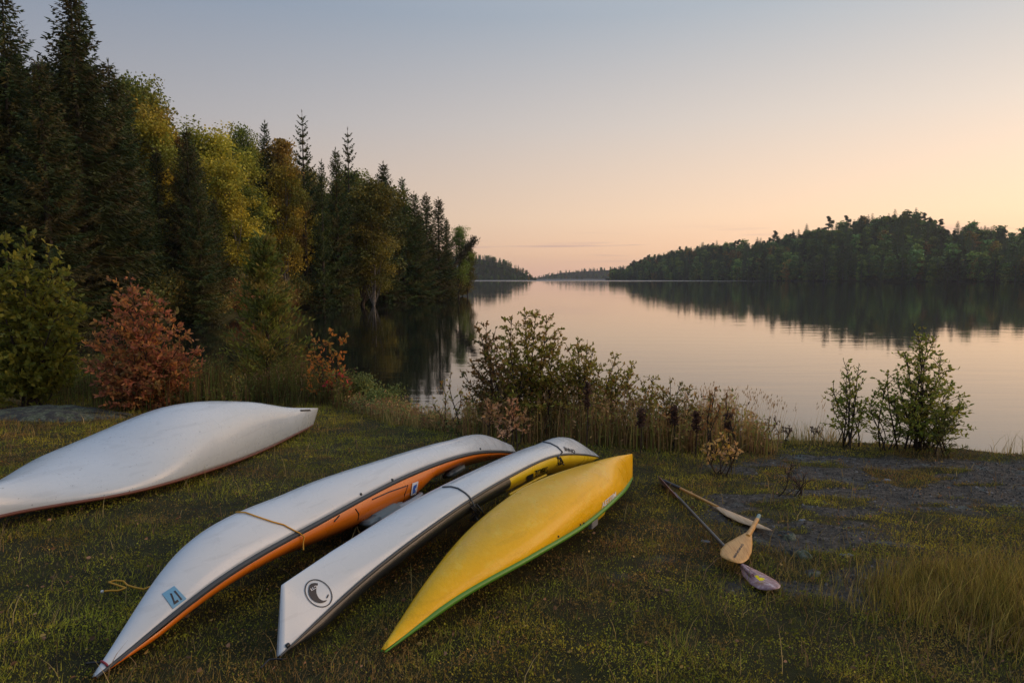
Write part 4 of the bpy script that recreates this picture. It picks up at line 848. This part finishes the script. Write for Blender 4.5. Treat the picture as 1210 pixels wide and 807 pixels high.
un = under(x, y); hh = (.018+.065*rng.random(n_)**2*(1+1.1*(cl_-.4)))*np.where(un, .5, 1)*np.interp(y, [3, 9, 12], [.9, 1.1, 1.9])
col = patchcol(x, y, n_)*1.05; br = rng.random(n_) < .22; col[br] = np.array([.11, .075, .03])*(1+.4*(rng.random((br.sum(), 1))-.5))
blades(mb, np.stack([x, y, H(x, y)-.004], 1), hh, (.0022+.002*rng.random(n_))*(1+.09*y), .25+.7*rng.random(n_), col)
gr = mb.obj('short_grass', M['grass']); tag(gr, 'short rough grass mixed through the moss of the bank', 'grass', kind='stuff')
# fallen leaves
mb = MB(); x, y = scatter(1500, 2.4, 13, bias=1.0); n_ = len(x); D = rng.normal(0, 1, (n_, 3)); D[:, 2] = np.abs(D[:, 2])*.15; leaves(mb, np.c_[x, y, H(x, y)+.03], D, .018+.022*rng.random(n_), .65, pick(((.15, .10, .03), (.09, .045, .02), (.14, .075, .04), (.06, .035, .02)), n_), fold=.5)
tag(mb.obj('fallen_leaves', M['grass']), 'scattered small fallen leaves on the moss', 'leaves', kind='stuff')
# pale dead straws
mb = MB(); x, y = scatter(1500, 2.4, 13, bias=1.0); un = under(x, y); x, y = x[~un], y[~un]; n_ = len(x)
blades(mb, np.stack([x, y, H(x, y)], 1), .06+.22*rng.random(n_)**2, .0035+.0005*y, .3+.65*rng.random(n_), pick(((.17, .12, .045), (.12, .09, .03), (.10, .06, .03)), n_), seg=3)
o = mb.obj('dead_straw', M['grass']); tag(o, 'scattered pale dead straws lying and standing in the moss', 'straw', kind='stuff')
# gravel on the bare rock
mb = MB(); n_ = 60000; x = rng.uniform(1.2, 8.5, n_); y = rng.uniform(4.0, 9.4, n_); k = (rock_mask(x, y) > .3) & (y < bank_edge(x)-.1); x, y = x[k], y[k]; n_ = len(x); r_ = .004+.018*rng.random(n_)**4
base = np.array([[1, 0, 0], [-.5, .87, 0], [-.5, -.87, 0], [0, 0, .9]]); V = np.stack([x, y, H(x, y)-.002], 1)[:, None]+base[None]*r_[:, None, None]*(1+.5*rng.random((n_, 4, 1))-.25)
F = np.vstack([np.arange(n_)[:, None]*4+q for q in ([0, 1, 3], [1, 2, 3], [2, 0, 3])]); mb.add(V.reshape(-1, 3), F, np.repeat(pick(((.07, .06, .045), (.12, .11, .09), (.03, .025, .02), (.22, .21, .19)), n_, w=[.4, .2, .35, .05]), 4, axis=0))
o = mb.obj('gravel', leafmat('gravel', trans=0, gain=.8)); tag(o, 'fine dark gravel over the bare rock on the right', 'gravel', kind='stuff')

# tall golden grass in the right foreground
mb = MB(); cs = []
for k in range(125):
    u, v = random.random(), random.random(); a_ = random.random()*6.28; q_ = random.random()**.5; cs.append((3.30+.95*q_*math.cos(a_)+random.gauss(0, .08), 4.15+.55*q_*math.sin(a_)+random.gauss(0, .06), (1.05-.5*q_**2)*random.uniform(.6, 1.1)))
cs = np.array(cs); i = rng.integers(0, len(cs), 14500); P = cs[i][:, :2]+rng.normal(0, .075, (len(i), 2))*(1+2.2*(rng.random((len(i), 1)) < .18)); n_ = len(i); edge = cs[i][:, 2]*rng.uniform(.5, 1.1, n_)
col = pick(((.16, .115, .022), (.12, .10, .02), (.21, .15, .035), (.085, .082, .016), (.11, .07, .025)), n_)
blades(mb, np.c_[P, H(P[:, 0], P[:, 1])-.01], (.08+.30*rng.random(n_)**.8)*edge, .0035, .15+.45*rng.random(n_)**1.3, col*rng.uniform(.5, 1.3, (n_, 1)), seg=3)
x = rng.normal(3.2, .75, 2600); y = rng.normal(4.2, .55, 2600); k = y > 2.8; blades(mb, np.c_[x[k], y[k], H(x[k], y[k])], .05+.13*rng.random(k.sum()), .004, .2+.7*rng.random(k.sum()), pick(((.13, .09, .025), (.08, .075, .018), (.10, .06, .03)), k.sum()), seg=3)
o = mb.obj('tall_golden_grass', M['grass']); tag(o, 'thick patch of tall golden grass in the right foreground', 'grass', kind='stuff')
# longer grasses and seed heads along the edge of the water
mb = MB(); n_ = 15000; x = rng.uniform(-5.5, 10, n_); e = bank_edge(x); y = e-rng.random(n_)**1.2*np.interp(x, [-4, 0, 3.4, 3.8, 10], [1.6, 1.3, 1.1, .45, .35])+.05; den = fbm(x*1.1+3, y*.5, 3)*np.interp(x, [-5, 0, 3.4, 4.4, 7, 8], [1, 1, .95, .62, .6, .7]); k = den > .30+.3*rng.random(n_); x, y = x[k], y[k]; n_ = len(x)
hh = (.10+.5*rng.random(n_)**2.2)*np.interp(x, [-5, -3, -1, 0, 3.3, 4, 10], [.8, .6, .75, 1.1, 1.1, .7, .75]); col = pick(((.12, .085, .03), (.08, .065, .022), (.055, .06, .02), (.15, .11, .045)), n_)
blades(mb, np.c_[x, y, H(x, y)-.02], hh, .007, .1+.4*rng.random(n_), col, seg=3)
m_ = hh > .42; sx, sy, sh_ = x[m_][:420], y[m_][:420], hh[m_][:420]*1.35; blades(mb, np.c_[sx, sy, H(sx, sy)], sh_, .005, .12, pick(((.14, .10, .05),), len(sx)), seg=3, az=np.zeros(len(sx)))
leaves(mb, np.repeat(np.c_[sx+.05*sh_, sy, H(sx, sy)+sh_*.86], 5, axis=0)+rng.normal(0, .012, (len(sx)*5, 3))*[1, 1, 3], np.tile([.2, 0, 1.], (len(sx)*5, 1)), .05, .25, pick(((.13, .09, .05),), len(sx)*5), cheap=True)
o = mb.obj('shore_grass', M['weed']); tag(o, 'uneven grasses with seed heads along the edge of the water', 'grass', kind='stuff')
# brown weeds: thicket of dry stalks round the middle shrubs and along the left bank
mb = MB()
def thicket(n, x0, x1, d0, d1, h0, h1, cols, back=0.):
    x = rng.uniform(x0, x1, n); y = bank_edge(x)-rng.uniform(d0, d1, n); k = fbm(x*2+4, y*2, 3) > .36; x, y = x[k], y[k]; n = len(x); hh = rng.uniform(h0, h1, n)*(.6+.8*fbm(x*1.7, y*0+4, 2)); col = pick(cols, n)
    blades(mb, np.c_[x, y, H(x, y)-.02], hh, .011, .04+.22*rng.random(n), col, seg=3)
    m = int(n*2.6); i = rng.integers(0, n, m); f = rng.random(m)**.7; P = np.c_[x[i], y[i], H(x[i], y[i])+hh[i]*f]+rng.normal(0, .03, (m, 3)); D = rng.normal(0, 1, (m, 3))+[0, 0, .3]; leaves(mb, P, D, .035+.045*rng.random(m), .4, pick(cols, m, .45), cheap=True)
BR = ((.085, .045, .022), (.11, .065, .03), (.06, .035, .02), (.12, .085, .03), (.06, .06, .02))
BW = ((.13, .075, .03), (.15, .10, .035), (.08, .075, .02), (.09, .09, .022))
thicket(3900, -.75, 2.7, .12, 1.35, .32, .78, BR+BW); thicket(800, 2.5, 3.5, .12, 1.1, .2, .6, BR+BW); thicket(1700, -3.4, -.7, .1, 1.2, .10, .30, BR+((.05, .06, .02),)*2)
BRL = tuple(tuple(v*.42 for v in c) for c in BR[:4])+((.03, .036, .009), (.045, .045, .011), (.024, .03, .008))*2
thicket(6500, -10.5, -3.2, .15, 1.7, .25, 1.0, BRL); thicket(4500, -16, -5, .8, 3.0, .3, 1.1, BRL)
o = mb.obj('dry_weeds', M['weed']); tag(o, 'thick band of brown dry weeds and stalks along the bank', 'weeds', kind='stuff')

# low bushes tangled into the weeds on the left bank
for i, (px, base, sc_b, j, lab) in enumerate(((-30, 462, .75, 1, 'green low bush at the far left behind the large yellow green shrub'), (104, 462, .55, 1, 'green low bush between the yellow green shrub and the red shrub'), (235, 462, .5, 0, 'olive low bush just right of the red shrub'), (262, 455, .6, 1, 'green low bush between red shrub and cedar sapling'), (290, 460, .5, 0, 'olive low bush at the foot of the cedar sapling'), (345, 462, .5, 1, 'green low bush just right of the cedar sapling'), (428, 474, .38, 1, 'small green low bush at the water right of the orange leaved shrub'), (455, 484, .28, 1, 'smallest green low bush on the bank left of the middle thicket'), (135, 458, .6, 0, 'olive low bush behind the red shrub'))):
    g_ = gpt(px, base); bush(j, g_.x, g_.y, sc_b, lab, None)

# ------------------------------------------------------------ single shrubs
def shrub(name, label, cat, px, base, Yd, stems, leaf, cols, lpm=46, spread=.5, aspect=.55, stemcol='stem', twig=4, jag=.05, group=None, bare=.3, up=.4):
    """stems: list of (px, py) tips; the shrub rises from (px, base row) at distance Yd"""
    o0 = gpt(px, base) if Yd is None else None
    if o0 is None: a = at(px, 400, Yd); o0 = Vector((a.x, Yd, float(H(a.x, Yd))))
    else: o0.z = float(H(o0.x, o0.y))
    e = empty(name, tuple(o0), label, cat, group); c_, t_ = MB(), MB(); P, D, Cc, Sz = [], [], [], []
    for (tx, ty) in stems:
        tp = at(tx, ty, o0.y+random.uniform(-.25, .25))-o0; st_ = Vector((random.gauss(0, .08), random.gauss(0, .08), -.03)); Ln = tp.length; n = 12
        w = [Vector((random.gauss(0, jag), random.gauss(0, jag), 0)) for _ in range(3)]
        pts = [st_.lerp(tp, t)+Vector((0, 0, .10*Ln*math.sin(math.pi*t)))*.5+w[0]*math.sin(3.1*t)+w[1]*math.sin(6.3*t)*.5 for t in np.linspace(0, 1, n)]
        tube(t_, [tuple(p) for p in pts], np.linspace(.006+.006*Ln, .003, n), 5, cap=False)
        K = max(4, int(twig*Ln*4.5))
        segs = [(pts, .4, max(bare, .5))]
        for k in range(K):
            t = random.uniform(bare*.8, .97); i = min(n-2, int(t*(n-1))); a = pts[i]; az = random.random()*6.28; l_ = spread*random.uniform(.45, 1.15)*(1.2-t)
            b = a+Vector((math.cos(az)*l_, math.sin(az)*l_, l_*random.uniform(.05, .75)+up*.08)); tw = [a.lerp(b, q)+Vector((0, 0, .04*math.sin(3*q))) for q in np.linspace(0, 1, 5)]
            tube(t_, [tuple(p) for p in tw], [.004, .0035, .003, .0025, .0015], 4, cap=False); segs.append((tw, 1., .25))
        for (sg, w_, b0_) in segs:
            sg = np.array([tuple(p) for p in sg]); sl_ = np.linalg.norm(np.diff(sg, axis=0), axis=1).sum(); m = max(3, int(sl_*lpm*w_)); f = b0_+(1-b0_)*rng.random(m); idx = f*(len(sg)-1); i0 = np.minimum(idx.astype(int), len(sg)-2); fr_ = (idx-i0)[:, None]
            P.append(sg[i0]*(1-fr_)+sg[i0+1]*fr_); tdir = sg[-1]-sg[0]; tdir /= np.linalg.norm(tdir)+1e-6; D.append(tdir*.5+rng.normal(0, .6, (m, 3))+[0, 0, .12])
            Cc.append(np.tile(np.array(cols)[rng.integers(len(cols))], (m, 1))*.5+pick(cols, m, .3)*.5)
    P = np.vstack(P); leaves(c_, P, np.vstack(D), leaf*rng.uniform(.6, 1.2, len(P)), aspect, np.vstack(Cc), fold=.35)
    t_.obj('stems', M[stemcol], e, True); c_.obj('foliage', M['leaf'], e); return e
G1 = ((.070, .075, .011), (.098, .092, .012), (.045, .054, .010), (.115, .098, .013)); RD = ((.20, .070, .035), (.16, .055, .03), (.26, .12, .03), (.12, .05, .025), (.10, .08, .025)); OG = ((.30, .11, .02), (.22, .08, .02), (.07, .075, .02))
shrub('green_alder_shrub', 'large yellow green leafy shrub at the left edge of the photo', 'shrub', 35, 470, 13.2, [(-50, 300), (-20, 285), (5, 275), (30, 268), (52, 282), (72, 300), (90, 330), (98, 352), (62, 330), (20, 320), (-5, 340), (45, 370), (85, 395), (10, 400), (-40, 350), (70, 420)], .12, G1, lpm=27, spread=.75, twig=4, jag=.12, bare=.1)
shrub('red_leaf_shrub', 'rusty red leaved shrub behind the white canoe with two upright tips', 'shrub', 165, 465, 12.8, [(133, 327), (153, 322), (176, 345), (195, 352), (210, 368), (222, 390), (240, 412), (120, 375), (108, 395), (98, 425), (243, 430), (205, 440), (145, 440), (180, 445), (122, 448), (150, 360), (185, 385), (165, 400), (200, 420), (135, 410), (228, 430), (110, 430)], .10, RD, lpm=28, spread=.7, twig=4, jag=.1, aspect=.5, bare=.08)
shrub('orange_leaf_shrub', 'small orange leaved shrub at the bay edge above the canoe tip', 'shrub', 382, 470, 13.6, [(368, 390), (380, 402), (392, 388), (409, 393), (398, 420), (375, 425), (362, 440), (405, 440)], .09, OG, lpm=15, spread=.3, twig=3)
shrub('weed_plant', 'short green and red leaved plant right below the orange shrub', 'plant', 402, 476, 13.3, [(392, 440), (405, 436), (412, 450), (385, 452), (420, 458)], .10, ((.06, .08, .02), (.09, .09, .02), (.25, .03, .03)), lpm=18, spread=.2, twig=2)
# feathery cedar sapling
e = empty('cedar_sapling', tuple(at(315, 400, 14.6)), 'feathery yellow green cedar sapling standing at the edge of the bay', 'cedar'); x_, y_ = e.location.x, 14.6; e.location.z = float(H(x_, y_))-.05; hT = at(314, 282, 14.6).z-e.location.z
c_, t_ = MB(), MB(); tube(t_, [(0, 0, 0), (.03, 0, hT*.5), (0, 0, hT*.98)], [.045, .03, .008], 6); P, D, Cc = [], [], []
for k in range(150):
    t = random.uniform(.10, .98); a = random.random()*6.28; l_ = (1.0*(1-t)**.8+.14)*random.uniform(.5, 1.1); m = 34; f = rng.random(m)[:, None]**.8; d = np.array([math.cos(a), math.sin(a), .55]); o_ = np.array([0, 0, t*hT]); tube(t_, [o_, o_+d*l_], [.008, .003], 3, cap=False)
    P.append(o_+d*l_*f+rng.normal(0, .05, (m, 3))); D.append(d*.6+rng.normal(0, .45, (m, 3))+[0, 0, .3]); Cc.append(np.tile(np.array([(.078, .084, .014), (.055, .066, .013), (.09, .070, .016), (.04, .05, .012)])[random.randrange(4)], (m, 1))*rng.uniform(.7, 1.3, (m, 1)))
leaves(c_, np.vstack(P), np.vstack(D), .13, .3, np.vstack(Cc), cheap=True); t_.obj('trunk', M['stem'], e, True); c_.obj('crown', M['leaf'], e)
# middle shrubs against the lake
MG = ((.115, .118, .018), (.15, .125, .02), (.085, .09, .015), (.16, .115, .025), (.15, .07, .022))
shrub('lakeside_shrub', 'tallest dark leaved shrub in the middle against the bright lake', 'shrub', 632, 520, 10.0, [(606, 372), (620, 366), (634, 365), (646, 371), (628, 392), (600, 405), (645, 410), (612, 420), (655, 395), (640, 430), (622, 445)], .052, MG, lpm=48, spread=.55, twig=5, bare=.3)
shrub('lakeside_shrub', 'bronze leaved shrub just left of the tallest middle shrub', 'shrub', 590, 515, 10.3, [(563, 384), (575, 380), (586, 388), (570, 405), (596, 410), (552, 428), (545, 440), (580, 440), (604, 432), (566, 455)], .05, ((.11, .06, .018), (.06, .055, .016), (.14, .065, .02), (.045, .05, .014)), lpm=46, spread=.52, twig=5, bare=.25)
shrub('lakeside_shrub', 'rounded dark green shrub right of the tallest middle shrub', 'shrub', 690, 515, 9.9, [(668, 405), (683, 399), (694, 401), (703, 412), (675, 425), (710, 428), (690, 430), (664, 440), (700, 450)], .05, MG, lpm=46, spread=.5, twig=5, bare=.3)
shrub('lakeside_shrub', 'shrub with one long branch leaning right over the water', 'shrub', 712, 515, 9.8, [(752, 428), (745, 436), (738, 430), (730, 418), (757, 446), (740, 455), (728, 448), (765, 470), (750, 474), (720, 455)], .048, MG, lpm=50, spread=.36, twig=4, bare=.35)
shrub('lakeside_shrub', 'low leafy shrub filling between the tallest and the rounded middle shrubs', 'shrub', 655, 515, 9.9, [(650, 408), (660, 415), (640, 425), (668, 430), (652, 440), (634, 445)], .048, MG, lpm=60, spread=.45, twig=5)
shrub('lakeside_shrub', 'lower olive shrub just left of the yellowing shrub in the thicket', 'shrub', 758, 515, 9.6, [(742, 440), (756, 448), (770, 446), (764, 462), (778, 470), (748, 462)], .045, MG, lpm=48, spread=.36, twig=4)
shrub('yellowing_shrub', 'yellowing shrub at the right side of the middle thicket', 'shrub', 800, 520, 9.4, [(792, 446), (806, 450), (815, 455), (783, 462), (800, 468), (822, 468), (778, 480)], .045, ((.11, .10, .02), (.08, .08, .02), (.14, .08, .02)), lpm=40, spread=.3, twig=4)
shrub('tan_spirea', 'pale tan flowered plant in front of the bronze leaved shrub', 'plant', 582, 530, 9.0, [(582, 470), (590, 480), (574, 478)], .075, ((.24, .15, .08), (.20, .11, .06), (.14, .09, .03)), lpm=40, spread=.16, twig=4, bare=.55, aspect=.4)
shrub('tan_spirea', 'pale tan flowered plant in front of the tallest middle shrub', 'plant', 607, 530, 9.0, [(603, 468), (612, 476), (618, 490), (600, 486)], .075, ((.26, .13, .07), (.22, .12, .06), (.14, .10, .03)), lpm=40, spread=.16, twig=4, bare=.5, aspect=.4)
shrub('tan_spirea', 'low cream leaved plant just above the slim kayak stern', 'plant', 594, 532, 8.8, [(592, 500), (600, 504)], .07, ((.32, .20, .12), (.25, .16, .09)), lpm=40, spread=.12, twig=3, bare=.5, aspect=.4)
shrub('thin_weed', 'thin leafy weed standing alone against the lake left of the middle shrubs', 'plant', 530, 510, 10.8, [(520, 452), (534, 440), (542, 462), (512, 470)], .05, MG, lpm=20, spread=.2, twig=3)
shrub('thin_weed', 'leafy weed with reddish leaves at the right end of the thicket', 'plant', 846, 545, 8.2, [(846, 458), (842, 470), (852, 478), (858, 468)], .055, ((.16, .07, .02), (.08, .07, .02), (.10, .05, .02)), lpm=18, spread=.16, twig=3, bare=.5)
shrub('yellow_leaf_plant', 'small bushy plant with yellow and cream leaves by the yellow canoe tip', 'plant', 853, 552, 7.6, [(842, 522), (850, 516), (862, 518), (868, 524), (856, 530), (838, 530), (866, 536)], .055, ((.24, .15, .03), (.28, .17, .09), (.15, .11, .025)), lpm=36, spread=.14, twig=4, bare=.35)
shrub('bare_weed', 'leafless brown weed on the moss right of the small yellow plant', 'plant', 938, 590, 6.6, [(926, 556), (940, 549), (950, 560), (933, 566), (945, 572)], .025, ((.07, .045, .03),), lpm=14, spread=.16, twig=4)
# right shrubs
RG = ((.095, .120, .018), (.13, .145, .022), (.075, .092, .015), (.16, .13, .025))
shrub('birch_sapling', 'slim open sapling left of the bigger shrub at the right shore', 'sapling', 1006, 525, 9.3, [(996, 424), (1003, 430), (1015, 430), (985, 450), (1022, 448), (995, 455), (1012, 462), (1028, 470), (982, 476), (1000, 485)], .048, RG, lpm=30, spread=.34, twig=3, bare=.2, aspect=.6)
shrub('alder_sapling', 'bigger bushy sapling at the right shore in front of the reflection', 'sapling', 1096, 530, 8.9, [(1078, 382), (1084, 396), (1098, 396), (1107, 398), (1068, 415), (1112, 415), (1090, 420), (1060, 435), (1118, 440), (1125, 452), (1080, 450), (1050, 440), (1100, 455), (1132, 468), (1128, 482), (1045, 470), (1070, 480), (1115, 485)], .048, RG, lpm=34, spread=.52, twig=4, bare=.15, aspect=.6)
shrub('birch_sapling', 'low thin sapling between the slim sapling and the bigger bushy one at the right shore', 'sapling', 1048, 527, 9.1, [(1038, 462), (1048, 452), (1058, 465), (1030, 480), (1066, 478)], .045, RG, lpm=28, spread=.32, twig=3, bare=.2, aspect=.6)
shrub('cedar_bush', 'low dense green cedar bush at the right foot of the bigger sapling', 'bush', 1118, 530, 8.7, [(1118, 478), (1126, 488), (1108, 488), (1134, 500), (1102, 500), (1122, 505)], .05, ((.06, .07, .018), (.08, .08, .02)), lpm=90, spread=.2, twig=5, bare=.05, aspect=.3)
# dark seed heads
def seedhead(px, base, top, Yd, lab):
    a = at(px, base, Yd); z0 = float(H(a.x, Yd)); zt = at(px, top, Yd).z; e = empty('seed_stalk', (a.x, Yd, z0), lab, 'dry plant'); h = zt-z0
    mb = MB(); tube(mb, [(0, 0, -.02), (.01, 0, h*.5), (.0, .0, h)], [.008, .007, .004], 5); mb.obj('stalk', M['stem'], e, True); mb = MB(); m = 260; t = rng.random(m); P = np.c_[rng.normal(0, .02, m), rng.normal(0, .02, m), h*(.62+.38*t)]*[1, 1, 1]; leaves(mb, P, rng.normal(0, 1, (m, 3))+[0, 0, .4], .045, .5, pick(((.03, .018, .014), (.045, .025, .018)), m), cheap=True); mb.obj('seed_head', M['leaf'], e)
for a_ in ((757, 530, 484, 8.6, 'dark dried seed stalk left of the pair in the right thicket'), (796, 522, 480, 8.9, 'tall dark dried seed stalk in the middle of the right thicket'), (822, 535, 487, 8.4, 'dark round headed seed stalk right in the thicket'), (860, 525, 490, 8.6, 'dark dried seed head standing by the reddish weed'), (693, 535, 452, 9.0, 'tallest dark dried stalk below the rounded green shrub')): seedhead(*a_)
for (px, base, tips, lab) in ((748 if 0 else 912, 527, [(910, 496), (914, 494)], 'small dry umbel weed against the water left of the slim sapling'), (925, 526, [(922, 508), (930, 510), (934, 506)], 'low brown seed weed on the bank edge, second from the small umbel weed'), (963, 524, [(958, 508), (966, 505)], 'low dry weed on the bank edge just left of the slim sapling'), (893, 526, [(886, 512), (895, 508), (900, 514)], 'low tangled dry weed on the bank edge by the right end of the thicket')):
    shrub('shore_weed', lab, 'plant', px, base, None, tips, .03, ((.08, .05, .035), (.06, .045, .03)), lpm=60, spread=.10, twig=5, bare=.6)
# grey rock ledge patches come from the ground itself; one yellow leaf lies on the purple blade
mb = MB(); g_ = gpt(897, 686, .065); leaves(mb, np.array([tuple(g_), tuple(g_+Vector((.01, .01, .003)))]), np.array([[.6, .3, .1], [-.3, .6, .1]]), .05, .8, np.array([[.5, .42, .02], [.3, .3, .02]])); tag(mb.obj('fallen_leaf', M['leaf']), 'small bright yellow leaf lying on the purple paddle blade', 'leaf')

# ------------------------------------------------------------ evening air
hz = bpy.data.materials.new('air'); hz.use_nodes = True; n = hz.node_tree.nodes; n.remove(n['Principled BSDF']); v_ = n.new('ShaderNodeVolumePrincipled'); v_.inputs['Color'].default_value = (.86, .88, .92, 1); v_.inputs['Density'].default_value = .00013; v_.inputs['Anisotropy'].default_value = .2
hz.node_tree.links.new(v_.outputs[0], n['Material Output'].inputs['Volume'])
mb = MB(); a, b_, c = (-2660, -520, -8), (2660, 2660, 75), 0
V = [(x, y, z) for x in (a[0], b_[0]) for y in (a[1], b_[1]) for z in (a[2], b_[2])]; mb.add(V, [[0, 1, 3, 2], [4, 6, 7, 5], [0, 4, 5, 1], [2, 3, 7, 6], [0, 2, 6, 4], [1, 5, 7, 3]]); tag(mb.obj('haze', hz), 'thin evening haze over the lake', 'haze', kind='stuff')
